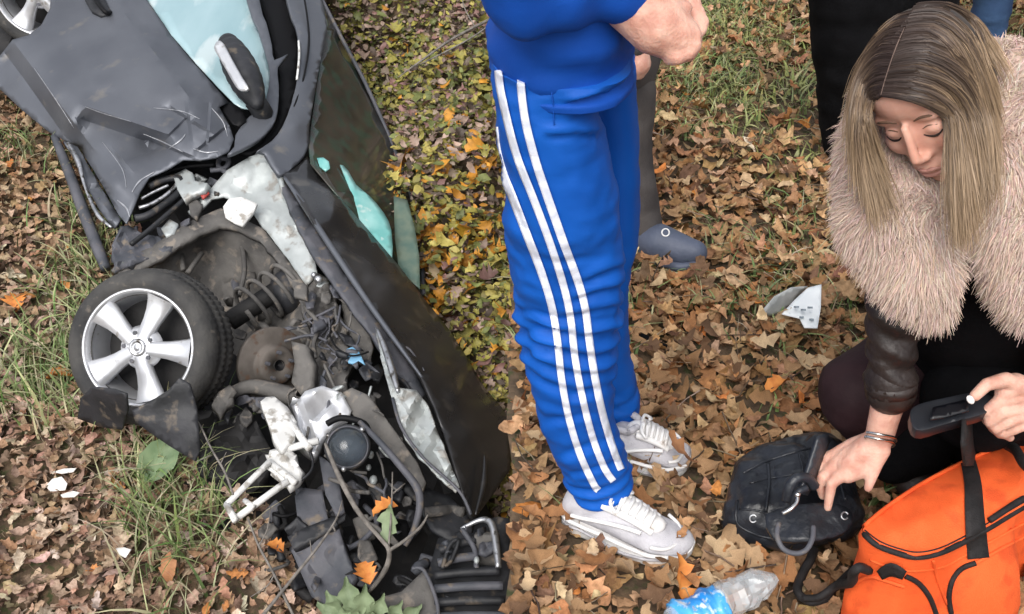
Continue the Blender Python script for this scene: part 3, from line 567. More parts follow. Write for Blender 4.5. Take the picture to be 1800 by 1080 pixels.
# ---- suspension
a0, a1 = Lp(424, 552, .03), Lp(520, 490, .03); ax = a1-a0; T_ = ax/np.linalg.norm(ax); cu = toward(470, 520); cu = cu-T_*(cu @ T_); cu /= np.linalg.norm(cu); cb = np.cross(T_, cu)
hp = [a0+ax*(i/110)+.098*(math.cos(i/110*4.6*2*math.pi)*cu+math.sin(i/110*4.6*2*math.pi)*cb) for i in range(111)]
tube('coil_spring', hp, .0095, M_liner, car, 8, 1)
tube('damper', [a0-ax*.2, a0+ax*1.1], .042, M_dark, car, 14, 1)
b = MB(); b.ball(Lp(508, 512, .0), (.085, .11, .10), seg=20, rings=12); b.build('strut_mount', M_plastic, car)
def disc(name, px, py, h, prof, axis, m, parent, n=40):
    c = Lp(px, py, h); a = np.array(axis, float); a /= np.linalg.norm(a); u = UPV-a*(UPV @ a); u /= np.linalg.norm(u); w = np.cross(u, a)
    V = [c+r*(math.cos(2*math.pi*i/n)*w+math.sin(2*math.pi*i/n)*u)+z*a for i in range(n) for r, z in prof]; k = len(prof)
    return mesh(name, V, [(i*k+j, i*k+j+1, ((i+1) % n)*k+j+1, ((i+1) % n)*k+j) for i in range(n) for j in range(k-1)], m, parent)
dax = toward(490, 640)*.8+RGT*.5-UPV*.1
dk = disc('brake_disc', 482, 642, .10, [(.020, .02), (.022, .034), (.070, .034), (.080, .026), (.083, .0), (.092, -.002), (.148, -.002), (.152, -.005), (.152, -.026), (.10, -.03)], dax, M_rust, car, 56)
for k_ in range(5):
    t = k_*2*math.pi/5+.4; u_ = UPV-dax*(UPV @ dax)/(dax @ dax); u_ /= np.linalg.norm(u_); w_ = np.cross(u_, dax/np.linalg.norm(dax)); dn = dax/np.linalg.norm(dax)
    b = MB(); q = Lp(482, 642, .10)+.054*(math.cos(t)*w_+math.sin(t)*u_)+dn*.034; b.tube([q, q+dn*.022], .0075, 8, 1); b.build('wheel_stud', M_dgrey, dk, False)
sheet('brake_caliper', [(512, 600), (536, 606), (548, 640), (546, 680), (528, 694), (512, 672), (518, 640)], [(530, 640, .2), (545, 690, .18)], M_liner, th=.04, res=9, amp=.008, nsc=16, **C_)
disc('axle_hole', 484, 641, .10, [(0, .020), (.022, .0352)], dax, M_black, dk, 20)  # black fill standing in for the shade inside the hole
tube('control_arm', [Lp(380, 705, .1), Lp(410, 690, .12), Lp(450, 680, .12), Lp(520, 700, .1)], [.03, .025, .03, .04], M_liner, car, 8)
sheet('steering_knuckle', [(372, 712), (384, 690), (404, 676), (416, 690), (404, 708), (386, 728)], [(390, 700, .2)], M_liner, th=.03, res=8, amp=.02, nsc=20, **C_)
sheet('subframe', [(540, 505), (556, 478), (576, 490), (590, 530), (604, 580), (616, 640), (606, 690), (570, 690), (540, 706), (528, 680), (536, 630), (548, 575)], [(560, 490, .12), (600, 600, .10), (560, 690, .12), (540, 640, .06)], M_liner, th=.03, res=8, amp=.035, nsc=22, seed=5, **C_)
sheet('wing_support', [(598, 512), (622, 520), (640, 555), (655, 610), (650, 645), (630, 640), (612, 605), (604, 560)], [(620, 540, .10), (645, 640, .06)], M_liner, th=.02, res=8, amp=.015, nsc=14, **C_)
b = MB(); b.ball(Lp(560, 492, .16), .018); b.ball(Lp(552, 484, .15), .014); b.build('bolt', M_steel, car)
rr_ = random.Random(5)
for k_ in range(16):
    x0, y0 = rr_.uniform(520, 600), rr_.uniform(500, 690); pts = [(x0, y0)]
    for _ in range(3): pts.append((pts[-1][0]+rr_.uniform(-22, 24), pts[-1][1]+rr_.uniform(6, 34)))
    tube('wire', [Lp(x, y, .13+rr_.uniform(0, .05)) for x, y in pts], rr_.uniform(.003, .010), rr_.choice([M_dgrey, M_liner, M_liner, M_plastic, M_dgrey]), car, 6, 4)
for pts in ([(480, 585), (520, 572), (560, 555), (590, 540)], [(470, 592), (505, 580), (540, 572)], [(500, 600), (545, 590), (575, 600)]):
    tube('brake_line', [Lp(x, y, .16) for x, y in pts], .006, M_dgrey, car, 6)
sheet('blue_clip', [(609, 614), (620, 610), (632, 620), (642, 642), (630, 634), (620, 640), (612, 638)], [(620, 625, .16)], M_blue, th=.006, res=6, **C_)
# ---- torn splash guards and the dark void sheet below the wheel
sheet('guard_and_void_sheet', [(136, 736), (142, 700), (160, 682), (200, 686), (222, 694), (224, 722), (214, 756), (180, 752)], [(140, 730, .2), (220, 700, .40), (215, 750, .24)], M_plastic, th=.008, res=9, amp=.01, **C_)
sheet('guard_and_void_sheet', [(232, 722), (262, 706), (292, 690), (316, 664), (334, 676), (346, 720), (352, 790), (344, 812), (300, 786), (262, 760), (238, 742)], [(240, 735, .36), (320, 668, .46), (345, 780, .3)], M_plastic, th=.008, res=9, amp=.012, **C_)
sheet('guard_and_void_sheet', [(335, 720), (400, 725), (450, 740), (480, 800), (470, 850), (420, 880), (360, 860), (340, 800)], [(350, 730, .12), (470, 760, .10), (400, 870, .02)], M_dark, th=.01, res=12, amp=.05, nsc=9, **C_)  # near-black sheet standing in for the shaded void beside the guards
# ---- front end: lamp carrier, lamp, cross members
sheet('lamp_bracket', [(458, 706), (468, 698), (482, 697), (506, 716), (522, 742), (518, 772), (497, 792), (482, 772), (470, 738)], [(470, 710, .24), (515, 760, .24)], M_white, th=.04, res=9, amp=.006, **C_)
sheet('lamp_bracket', [(474, 792), (500, 784), (522, 800), (528, 838), (508, 856), (494, 838), (466, 824)], [(500, 820, .22)], M_white, th=.03, res=8, amp=.02, nsc=18, **C_)
for p0, p1, r in (((398, 888), (474, 812), .012), ((412, 914), (506, 846), .013), ((398, 886), (414, 916), .012), ((430, 880), (446, 892), .010), ((474, 812), (520, 850), .014), ((500, 730), (545, 790), .014), ((496, 792), (560, 775), .014)):
    tube('lamp_frame_bar', [Lp(*p0, .22), Lp(*p1, .24)], r, M_white, car, 6, 1)
sheet('lamp_housing', [(518, 712), (536, 688), (566, 678), (600, 690), (618, 722), (612, 742), (586, 750), (566, 772), (552, 800), (534, 776)], [(530, 720, .22), (600, 700, .20), (550, 790, .18)], M_alloy, th=.05, res=8, amp=.012, nsc=9, seed=8, folds=[(530, 700, 560, 780, 12, 30, .03), (600, 700, 560, 740, 8, 30, .03)], **C_)
lax = toward(612, 785)+UPV*.05-FWD*0
lamp = disc('headlight', 611, 786, .26, [(.080, -.16), (.083, -.03), (.080, .0), (.077, .008), (.072, .002), (.070, -.01)], lax, M_plastic, car)
disc('lamp_ring', 611, 786, .26, [(.074, .004), (.075, .014), (.070, .016), (.068, .006), (.064, -.004), (.060, .004), (.055, -.006), (.03, -.03), (0, -.036)], lax, M_dgrey, lamp)
disc('lens', 611, 786, .27, [(0, .046), (.02, .044), (.04, .036), (.056, .022), (.066, .004), (.067, -.004)], lax, M_lens, lamp)
for t in (50, 150, 260): 
    b = MB(); q = Lp(611+40*math.cos(math.radians(t)), 786-40*math.sin(math.radians(t)), .29); b.tube([q, q+lax*.015], .009, 8, 1); b.build('lamp_screw', M_steel, lamp)
tube('lamp_stay', [Lp(575, 745, .23), Lp(600, 735, .25), Lp(640, 745, .25), Lp(650, 770, .24)], .012, M_black, car, 8)
tube('support_tube', [Lp(632, 742, .27), Lp(668, 778, .27), Lp(706, 822, .26), Lp(733, 858, .24), Lp(738, 890, .22), Lp(728, 930, .2), Lp(712, 960, .18)], [.009, .012, .013, .015, .014, .011, .008], M_dgrey, car, 8)
sheet('cross_member', [(600, 692), (618, 682), (646, 694), (690, 752), (732, 812), (748, 848), (740, 872), (716, 842), (680, 800), (640, 752), (612, 720)], [(610, 700, .18), (700, 770, .17), (745, 860, .14)], M_liner, th=.02, res=9, amp=.012, nsc=12, **C_)
sheet('torn_wing', [(660, 576), (672, 592), (684, 618), (694, 650), (702, 682), (732, 686), (752, 714), (768, 756), (788, 806), (808, 856), (800, 866), (770, 838), (736, 804), (714, 772), (700, 740), (686, 692), (672, 640)], [(664, 580, .20), (700, 690, .23), (750, 720, .20), (805, 858, .19), (715, 770, .21)], M_primer, th=.008, res=7, amp=.035, nsc=11, seed=6, **C_)
tube('torn_wing_edge', [Lp(663, 580, .23), Lp(676, 612, .24), Lp(690, 655, .25), Lp(700, 690, .25)], [.006, .012, .014, .008], M_steel, car, 6)
tube('wing_edge', [Lp(690, 700, .235), Lp(706, 752, .23), Lp(745, 806, .22), Lp(806, 862, .21), Lp(828, 905, .18)], .006, M_dgrey, car, 6)
# ---- lower front: bumper remains, grille
sheet('bumper_plate', [(518, 872), (536, 858), (566, 862), (574, 900), (578, 918), (532, 934), (522, 905)], [(545, 895, .12)], M_dgrey, th=.04, res=10, amp=.01, **C_)
sheet('bumper_plate', [(560, 800), (592, 822), (600, 870), (606, 900), (590, 905), (572, 870)], [(580, 850, .14)], M_dgrey, th=.03, res=10, amp=.01, **C_)
sheet('bumper_bar', [(505, 944), (540, 926), (588, 908), (594, 924), (560, 944), (516, 966)], [(510, 950, .15), (590, 915, .17)], M_plastic, th=.03, res=9, **C_)
sheet('bumper_plate', [(512, 968), (560, 946), (596, 928), (606, 968), (626, 1016), (608, 1044), (574, 1066), (548, 1050), (530, 1010)], [(520, 970, .12), (600, 960, .14), (575, 1060, .08)], M_dgrey, th=.04, res=11, amp=.02, nsc=9, **C_)
sheet('bumper_plate', [(700, 850), (742, 856), (790, 872), (832, 916), (826, 944), (790, 950), (758, 930), (742, 900)], [(720, 860, .08), (830, 930, .06)], M_plastic, th=.02, res=12, amp=.01, **C_)
sheet('bumper_plate', [(670, 1050), (706, 1040), (748, 1000), (768, 1058), (770, 1110), (700, 1110)], [(710, 1060, .14)], M_liner, th=.03, res=12, amp=.01, **C_)
tube('plate_edge', [Lp(724, 1000, .18), Lp(745, 1003, .18), Lp(768, 1058, .17), Lp(770, 1100, .17)], .007, M_dgrey, car, 6)
for k_ in range(22):
    x0, y0 = rr_.uniform(430, 760), rr_.uniform(850, 1060); pts = [(x0, y0)]
    an = rr_.uniform(.2, 1.4)
    for _ in range(3): an += rr_.uniform(-.5, .5); L_ = rr_.uniform(15, 40); pts.append((pts[-1][0]+L_*math.cos(an)*rr_.choice([1, 1, -1]), pts[-1][1]+L_*math.sin(an)))
    tube('hose', [Lp(x, y, .02+rr_.uniform(0, .1)) for x, y in pts], rr_.uniform(.005, .02), rr_.choice([M_plastic, M_dgrey, M_black, M_dark, M_liner]), car, 7, 4)
for (x, y, s_) in ((640, 930, .06), (610, 985, .05), (665, 870, .05), (480, 900, .05), (700, 930, .07), (560, 960, .04), (755, 990, .05), (620, 860, .04)):
    b = MB(); t = rr_.uniform(0, 3); A1 = toward(x, y); u_ = np.cross(A1, [math.cos(t), math.sin(t), .3]); u_ /= np.linalg.norm(u_)
    b.box(Lp(x, y, .0), (u_, np.cross(A1, u_), A1), (s_*1.6, s_, s_*1.4)); bevel(b.build('engine_block_piece', rr_.choice([M_plastic, M_dgrey, M_liner]), car, False), .008)
for (x, y, h, s_) in ((652, 800, .15, .012), (656, 845, .12, .016), (648, 822, .13, .010), (838, 985, .2, .01)):
    b = MB(); b.ball(Lp(x, y, h), (s_, s_*1.5, s_), seg=8, rings=6); b.build('clip', M_primer, car)
g = sheet('grille_frame', [(770, 946), (826, 928), (874, 908), (896, 912), (896, 1118), (764, 1118), (752, 1010)], [(780, 960, .08), (890, 920, .07), (880, 1100, .1)], M_plastic, th=.03, res=14, amp=.006, **C_)
for k_, (p0, p1) in enumerate((((772, 968), (836, 950)), ((770, 990), (838, 978)), ((764, 1012), (878, 1004)), ((764, 1036), (884, 1030)), ((764, 1060), (886, 1056)), ((764, 1086), (888, 1084)))):
    tube('grille_slat', [Lp(*p0, .13), Lp((p0[0]+p1[0])/2, (p0[1]+p1[1])/2-2, .135), Lp(*p1, .13)], .016, M_dgrey if k_ % 2 else M_plastic, g, 6)
tube('grille_trim', [Lp(810, 930, .15), Lp(846, 914, .16), Lp(864, 922, .17), Lp(872, 960, .17), Lp(876, 998, .17)], [.006, .010, .013, .013, .01], M_steel, g, 8)
tube('grille_post', [Lp(812, 930, .15), Lp(834, 965, .14), Lp(838, 1000, .14)], .010, M_dgrey, g, 6)
tube('grille_loop', [Lp(778, 1000, .16), Lp(790, 960, .17), Lp(806, 950, .17), Lp(794, 985, .16), Lp(782, 996, .16)], .008, M_plastic, g, 6)
b = MB(); b.box(Lp(856, 965, .1), (RGT, UPV, FWD), (.09, .11, .05)); bevel(b.build('fog_lamp_pocket', M_liner, g, False), .01)
# ---- torn sheet metal, brackets and clips filling the broken corner
def scrap(n, zone, h0, h1, smin, smax, mats, seed):
    r = random.Random(seed); z = np.array(zone, float); lo, hi = z.min(0), z.max(0); k = 0
    while k < n:
        x, y = r.uniform(lo[0], hi[0]), r.uniform(lo[1], hi[1])
        if not inpoly(np.array([x]), np.array([y]), z)[0]: continue
        k += 1; s = r.uniform(smin, smax); a = r.uniform(0, 6.28); el_ = r.uniform(.35, 1.0); m = r.choice([4, 5, 6, 7]); pol = []
        for i in range(m):
            t = 2*math.pi*i/m+r.uniform(-.3, .3); q = s*r.uniform(.6, 1.15); u, v = q*math.cos(t), q*el_*math.sin(t); pol.append((x+u*math.cos(a)-v*math.sin(a), y+u*math.sin(a)+v*math.cos(a)))
        h = r.uniform(h0, h1)
        sheet(r.choice(['bracket', 'torn_panel', 'mounting_plate']), pol, [(x, y, h), (x+s, y, h+r.uniform(-.05, .05)), (x, y+s, h+r.uniform(-.05, .05)), (x-s, y, h+r.uniform(-.05, .05))], r.choice(mats), car, th=r.uniform(.003, .02), res=7, amp=.012, nsc=20, seed=seed+k)
scrap(20, [(530, 490), (590, 480), (640, 600), (640, 700), (540, 700), (520, 620)], .13, .19, 8, 20, [M_liner, M_liner, M_dgrey, M_primer, M_plastic, M_dgrey], 31)
scrap(16, [(600, 560), (660, 640), (690, 760), (740, 860), (700, 880), (620, 720)], .04, .13, 9, 24, [M_dgrey, M_liner, M_plastic, M_plastic], 32)
scrap(34, [(470, 850), (600, 830), (720, 880), (760, 980), (740, 1075), (560, 1075), (470, 960)], .03, .12, 9, 28, [M_dgrey, M_plastic, M_plastic, M_liner, M_dgrey, M_black], 33)
scrap(10, [(380, 690), (470, 700), (480, 760), (420, 760)], .10, .16, 8, 18, [M_liner, M_dgrey, M_plastic], 34)
scrap(10, [(230, 380), (330, 330), (400, 280), (400, 330), (330, 400), (240, 430)], .12, .17, 6, 14, [M_dgrey, M_liner, M_primer, M_plastic], 35)
scrap(9, [(400, 440), (500, 460), (520, 560), (440, 640), (390, 560)], -.10, .0, 8, 18, [M_liner, M_liner, M_dgrey], 36)
scrap(8, [(770, 930), (880, 920), (885, 1070), (770, 1070)], .11, .15, 8, 16, [M_dgrey, M_liner, M_plastic], 37)
for k_ in range(16):
    x0, y0 = rr_.uniform(540, 700), rr_.uniform(560, 860); pts = [(x0, y0)]; an = rr_.uniform(.4, 1.5)
    for _ in range(4): an += rr_.uniform(-.6, .6); L_ = rr_.uniform(10, 26); pts.append((pts[-1][0]+L_*math.cos(an), pts[-1][1]+L_*math.sin(an)))
    tube('cable', [Lp(x, y, .14+rr_.uniform(0, .06)) for x, y in pts], rr_.uniform(.003, .008), rr_.choice([M_dgrey, M_liner, M_plastic, M_black, M_primer]), car, 6, 4)
# ---- mirror
mi = MB(); 
for t in np.linspace(0, 1, 9):
    x, y = 402+t*50, 78+t*104; mi.ball(Lp(x, y, .40-.05*t), (.085*(math.sin(math.pi*(.16+.76*t))**.6),)*3, seg=14, rings=10)
mo = blob(mi, 'wing_mirror', M_plastic, car, voxel=.012, smooth=8)
tube('mirror_stalk', [Lp(446, 176, .34), Lp(458, 192, .30), Lp(462, 200, .27)], .05, M_plastic, mo, 10)
sheet('mirror_indicator', [(376, 84), (383, 72), (391, 76), (404, 100), (424, 136), (436, 156), (424, 160), (414, 152), (398, 124), (384, 100)], [(380, 80, .51), (430, 156, .475)], M_alloy, mo, th=.012, res=7, sm=2)
# ------------------------------------------------------------------ twigs, plants and fragments in the hollow
M_twig = mat('grey_twig', (.11, .10, .09), (.22, .20, .18), rough=.85, nsc=30, bump=.3, bsc=90)
def branch(name, stems, label, group=None):
    b = MB()
    for pts, r in stems: b.tube([Lp(*p) for p in pts], [q*.72 for q in r], 6, 4)
    o = b.build(name, M_twig); return tag(o, label, 'branch', group)
branch('bare_branch', [([(572, 780, .33), (598, 842, .33), (630, 900, .32), (668, 946, .3), (684, 968, .28), (678, 1000, .24), (650, 1040, .15)], [.008, .013, .012, .010, .012, .014, .010]), ([(684, 968, .28), (712, 950, .3), (740, 926, .31), (752, 905, .32)], [.010, .008, .007, .004]), ([(683, 965, .28), (688, 900, .33), (690, 830, .36)], [.006, .005, .003]), ([(688, 870, .34), (712, 850, .35)], [.004, .003])], 'forked grey branch across the engine bay below the headlight')
branch('bare_branch', [([(462, 1082, .2), (520, 1010, .26), (560, 960, .28), (590, 915, .28), (602, 880, .28)], [.009, .008, .007, .005, .003]), ([(548, 975, .27), (545, 950, .28)], [.004, .002]), ([(585, 925, .28), (590, 935, .28)], [.006, .004])], 'thin pale twig leaning up from the bottom edge in front of the bumper')
branch('bare_branch', [([(410, 870, .3), (395, 830, .31), (372, 790, .31), (350, 745, .31), (332, 722, .31)], [.005, .006, .005, .004, .002]), ([(388, 815, .31), (398, 795, .32)], [.003, .002]), ([(372, 800, .31), (345, 812, .31)], [.003, .002])], 'thin twig rising beside the black splash guard')
branch('bare_branch', [([(436, 912, .24), (455, 960, .24), (482, 1010, .22), (505, 1060, .2), (520, 1090, .18)], [.004, .006, .006, .007, .007]), ([(455, 960, .24), (470, 930, .26), (476, 890, .27)], [.004, .003, .002]), ([(482, 1010, .22), (470, 1030, .2), (440, 1050, .16)], [.004, .003, .002])], 'crooked dark twig under the white lamp bars')
branch('bare_branch', [([(905, 14, -.02), (850, 40, .0), (790, 72, .02), (745, 104, .0), (700, 136, -.02)], [.012, .012, .010, .008, .004]), ([(880, 30, .0), (830, 66, .02), (770, 98, .0), (720, 122, -.03)], [.008, .007, .006, .003]), ([(835, 47, .0), (815, 10, .04), (812, -30, .06)], [.006, .005, .003]), ([(905, 20, 0), (860, 5, .02), (800, -10, .04)], [.008, .006, .004])], 'grey bare branch lying over the low plants at the top of the bank')
M_bleaf = mat('broad_green_leaf', (.15, .20, .11), (.22, .28, .16), rough=.6, nsc=25, bump=.3, bsc=40)
def bigleaf(name, base, tip, side, mat_, parent=None, label=None, lobes=0, w=.36, seed=0):
    r = np.random.default_rng(seed); base, tip = np.asarray(base, float), np.asarray(tip, float); ax = tip-base; L = np.linalg.norm(ax); n = np.cross(ax/L, side); n /= np.linalg.norm(n); sd = np.cross(n, ax/L); Vv = []; k = 15
    if n @ (CAMP-base) < 0: n = -n
    for i in range(k):
        t = i/(k-1); hw = L*w*math.sin(math.pi*min(1, t*.92+.04))**.8
        if lobes: hw *= 1+.35*math.sin(t*lobes*2*math.pi)
        for s in (-1, -.5, 0, .5, 1): Vv.append(base+ax*t+sd*s*hw*r.uniform(.94, 1.06)+n*(L*.12*abs(s)-L*.25*t*t+L*.015*math.sin(i*2.3+s*3)))
    Ff = [(i*5+j, i*5+j+1, (i+1)*5+j+1, (i+1)*5+j) for i in range(k-1) for j in range(4)]
    o = mesh(name, Vv, Ff, mat_, parent)
    if label: o['label'] = label
    return o
plant = empty('broad_leaf_plant', Lp(640, 1100, .0), 'green broad leaved plant growing at the bottom edge below the bumper', 'plant')
for i, (tx, ty, h, s) in enumerate(((572, 1046, .2, .8), (606, 1024, .24, .2), (640, 1040, .25, -.2), (672, 1056, .23, -.5), (556, 1070, .18, 1.), (704, 1066, .2, -.8), (738, 1072, .18, -1.))):
    bigleaf('leaf', Lp(640+10*(i-2), 1105, .1), Lp(tx, ty, h), RGT*1+UPV*s*.4, M_bleaf, plant, lobes=3, w=.21, seed=i)
gl = empty('dock_plant', Lp(262, 850, .02), 'single broad green leaf standing in the grass below the wheel', 'plant')
bigleaf('leaf', Lp(252, 840, .06), Lp(308, 772, .2), RGT*.6-UPV*.5, mat('grey_green_leaf', (.13, .2, .10), (.19, .26, .14), rough=.55, nsc=20), gl, w=.3, seed=9)
tube('stem', [Lp(262, 856, .0), Lp(252, 840, .06)], .005, M_bleaf, gl, 6)
M_orange = mat('orange_leaf', (.50, .16, .035), (.66, .26, .06), rough=.65, nsc=40)
M_brown = mat('brown_leaf', (.30, .13, .06), (.42, .2, .09), rough=.7, nsc=40)
def oneleaf(px, py, h, size, m, label, yaw=0, tilt=.3, shape=None, onG=False):
    sv, sf = (shape or MAP[1]); R = rotm(np.array([yaw]), np.array([tilt]), np.array([yaw*2.]))[0]
    p = G(px, py, h) if onG else Lp(px, py, h)
    o = fastmesh('fallen_leaf', sv @ R.T*size+p, sf, m, None, True); return tag(o, label, 'leaf')
oneleaf(640, 1006, .24, .085, M_orange, 'orange leaf caught below the forked branch near the bottom edge', .6)
oneleaf(676, 896, .3, .09, M_orange, 'small orange leaf hanging between the branch and the support tube', 2)
oneleaf(482, 962, .12, .07, M_orange, 'orange brown leaf lying in the dark under the lamp bars', 1.2)
oneleaf(684, 922, .3, .13, M_bleaf, 'narrow green leaf hanging in the engine bay', 2.9, .9, OVA[2])
oneleaf(28, 530, .05, .10, M_orange, 'bright orange leaf on the ground left of the wheel', .3)
oneleaf(100, 663, .06, .11, M_orange, 'orange leaf in the grass beside the wheel', 1.8)
oneleaf(296, 1000, .08, .11, M_brown, 'long orange brown leaf standing in the grass at the lower left', 3.1, 1.0, OVA[1])
oneleaf(810, 392, -.3, .17, mat('yellow_leaf', (.62, .36, .03), (.72, .46, .06), rough=.6, nsc=30), 'largest yellow maple leaf on the bank right of the windscreen', .4, .5)
oneleaf(846, 430, -.3, .14, bpy.data.materials['yellow_leaf'], 'yellow leaf just below the largest yellow maple leaf', 1.5, .5)
oneleaf(752, 412, -.3, .13, M_orange, 'orange leaf on the bank closest to the windscreen edge', 2.2, .5)
oneleaf(770, 486, -.3, .15, mat('cream_leaf', (.62, .48, .30), (.74, .6, .4), rough=.7, nsc=30), 'cream coloured leaf on the bank right of the hood', .9, .5, OAK[3])
M_shard = mat('white_shard', (.72, .70, .66), (.84, .82, .78), rough=.5, nsc=20)
for ol, lab in (([(80, 855), (92, 842), (108, 838), (118, 850), (114, 862), (88, 864)], 'largest white plastic fragment on the leaves at the left'), ([(106, 870), (128, 863), (140, 866), (130, 874), (110, 875)], 'sliver of white plastic just below the largest fragment'), ([(92, 830), (112, 824), (134, 823), (128, 830), (108, 833)], 'thin white splinter just above the largest fragment'), ([(203, 964), (218, 962), (230, 966), (220, 981), (210, 976)], 'small white fragment on the leaves below the grass tuft')):
    o = sheet('plastic_shard', ol, [(ol[0][0], ol[0][1], .07), (ol[2][0], ol[2][1]-20, .10), (ol[3][0], ol[3][1]+20, .08)], M_shard, th=.004, res=6); tag(o, lab, 'fragment', 'white plastic fragments from the car')
# ------------------------------------------------------------------ people
from mathutils.bvhtree import BVHTree
def bvh(*objs):
    dg = bpy.context.evaluated_depsgraph_get(); dg.update(); Vv, Ff = [], []
    for o in objs:
        e = o.evaluated_get(dg); me = e.to_mesh(); b_ = len(Vv); off = wloc(o)
        Vv += [v.co+off for v in me.vertices]; Ff += [[i+b_ for i in p.vertices] for p in me.polygons]; e.to_mesh_clear()
    return BVHTree.FromPolygons(Vv, Ff)
def hit(tree, px, py, back=0.0, default=None):
    r = ray(px, py); q, n, i, dd = tree.ray_cast(Vector(CAMP), Vector(r/np.linalg.norm(r)))
    if q is None: return default
    return np.array(q)-r/np.linalg.norm(r)*back
def onY(px, py, yw): r = ray(px, py); return CAMP+r*(yw/r[1])
def strip(name, tree, path, w, m, parent, back=.005, n=60, cols=5):
    """A flat strip of cloth lying on a surface along a measured path."""
    p = catmull(path, max(2, n//len(path))); T = np.gradient(p, axis=0); T /= np.linalg.norm(T, axis=1)[:, None]+1e-9; N = np.stack([-T[:, 1], T[:, 0]], 1)
    W_ = np.interp(np.linspace(0, 1, len(p)), np.linspace(0, 1, len(np.atleast_1d(w))), np.atleast_1d(w)); V = []; ok = []
    for q, nn, ww in zip(p, N, W_):
        rw = []
        for s in np.linspace(-.5, .5, cols): rw.append(hit(tree, *(q+nn*s*ww), back))
        good = [k for k, r_ in enumerate(rw) if r_ is not None]
        if len(good) >= 2: V += [rw[min(good, key=lambda g: abs(g-k))] for k in range(cols)]
    F = [(i*cols+j, i*cols+j+1, (i+1)*cols+j+1, (i+1)*cols+j) for i in range(len(V)//cols-1) for j in range(cols-1)]
    o = mesh(name, V, F, m, parent); k = o.modifiers.new('s', 'SOLIDIFY'); k.thickness = .0015; k.offset = 0; return o
def hloft(name, rows, m, parent=None, n=44, sub=5, disp=None, cap=True, ydir=None):
    """Rings lying level: rows of (centre, half width across, half depth)."""
    rows = [np.r_[np.asarray(c, float), a, b] for c, a, b in rows]; R = catmull(rows, sub); V = []; a = np.arange(n)*2*math.pi/n
    X = np.array([1., 0, 0]); Yd = np.array([0, 1., 0]) if ydir is None else np.asarray(ydir, float)
    for r in R:
        for t in a:
            e = abs(math.cos(t))**.9*np.sign(math.cos(t)), abs(math.sin(t))**.9*np.sign(math.sin(t))
            p = r[:3]+X*r[3]*e[0]+Yd*r[4]*e[1]
            if disp: nn = X*math.cos(t)+Yd*math.sin(t); p = p+nn*disp(p)
            V.append(p)
    F = [(i*n+j, i*n+(j+1) % n, (i+1)*n+(j+1) % n, (i+1)*n+j) for i in range(len(R)-1) for j in range(n)]
    if cap: F += [tuple(range(n))[::-1], tuple(len(V)-n+j for j in range(n))]
    return mesh(name, V, F, m, parent)
M_skin = mat('skin', (.57, .29, .22), (.70, .42, .325), rough=.5, nsc=38, sss=.25, bump=.22, bsc=220, spec=.4)
M_skin2 = mat('face_skin', (.62, .325, .245), (.71, .41, .315), rough=.6, nsc=26, sss=.25, bump=.10, bsc=320, spec=.25)
M_bluecloth = mat('blue_track_cloth', (.003, .080, .40), (.004, .098, .46), rough=.6, nsc=5, sheen=.0, spec=.3, bump=.06, bsc=300)
M_bluedark = mat('blue_sweat_cloth', (.003, .058, .34), (.004, .072, .40), rough=.7, nsc=5, sheen=.0, spec=.3, bump=.08, bsc=300)
M_stripe = mat('white_stripe_cloth', (.66, .70, .82), (.78, .81, .90), rough=.6, nsc=60, bump=.2, bsc=400)
M_shoe = mat('pale_knit', (.42, .41, .44), (.54, .53, .56), rough=.75, nsc=30, bump=.35, bsc=420)
M_shoew = mat('white_rubber', (.70, .69, .68), (.80, .79, .78), rough=.5, nsc=12, c3=(.55, .50, .45), c3at=.66)
M_blackc = mat('black_cloth', (.0025, .0025, .003), (.006, .006, .007), rough=.95, spec=.12, nsc=9, bump=.2, bsc=120)
M_leather = mat('brown_black_leather', (.016, .011, .010), (.036, .025, .022), rough=.45, nsc=12, bump=.3, bsc=60)
M_maroon = mat('dark_maroon_cloth', (.020, .009, .011), (.034, .016, .019), rough=.7, spec=.25, nsc=10, bump=.12, bsc=120)
M_jeans = mat('blue_denim', (.018, .045, .11), (.04, .09, .19), rough=.85, nsc=8, bump=.2, bsc=250)
M_navy = mat('navy_cloth', (.008, .012, .05), (.015, .02, .08), rough=.8, nsc=8)
M_greyc = mat('grey_trouser_cloth', (.048, .042, .041), (.085, .075, .071), rough=.85, nsc=9, bump=.2, bsc=150)
M_clog = mat('slate_blue_rubber', (.060, .074, .112), (.085, .10, .145), rough=.55, nsc=12, bump=.15, bsc=90)
M_hairbase = mat('dark_hair_base', (.028, .02, .016), (.05, .036, .027), rough=.6, nsc=60)
M_hair = mat('hair_strands', (1, 1, 1), rough=.45, attr=True, spec=.35)
M_fur = mat('fur_strands', (1, 1, 1), rough=.85, attr=True, spec=.1)
M_furbase = mat('fur_base', (.46, .33, .28), (.56, .41, .35), rough=.95, nsc=20)
M_silver = mat('silver_metal', (.7, .69, .66), rough=.25, metal=1)

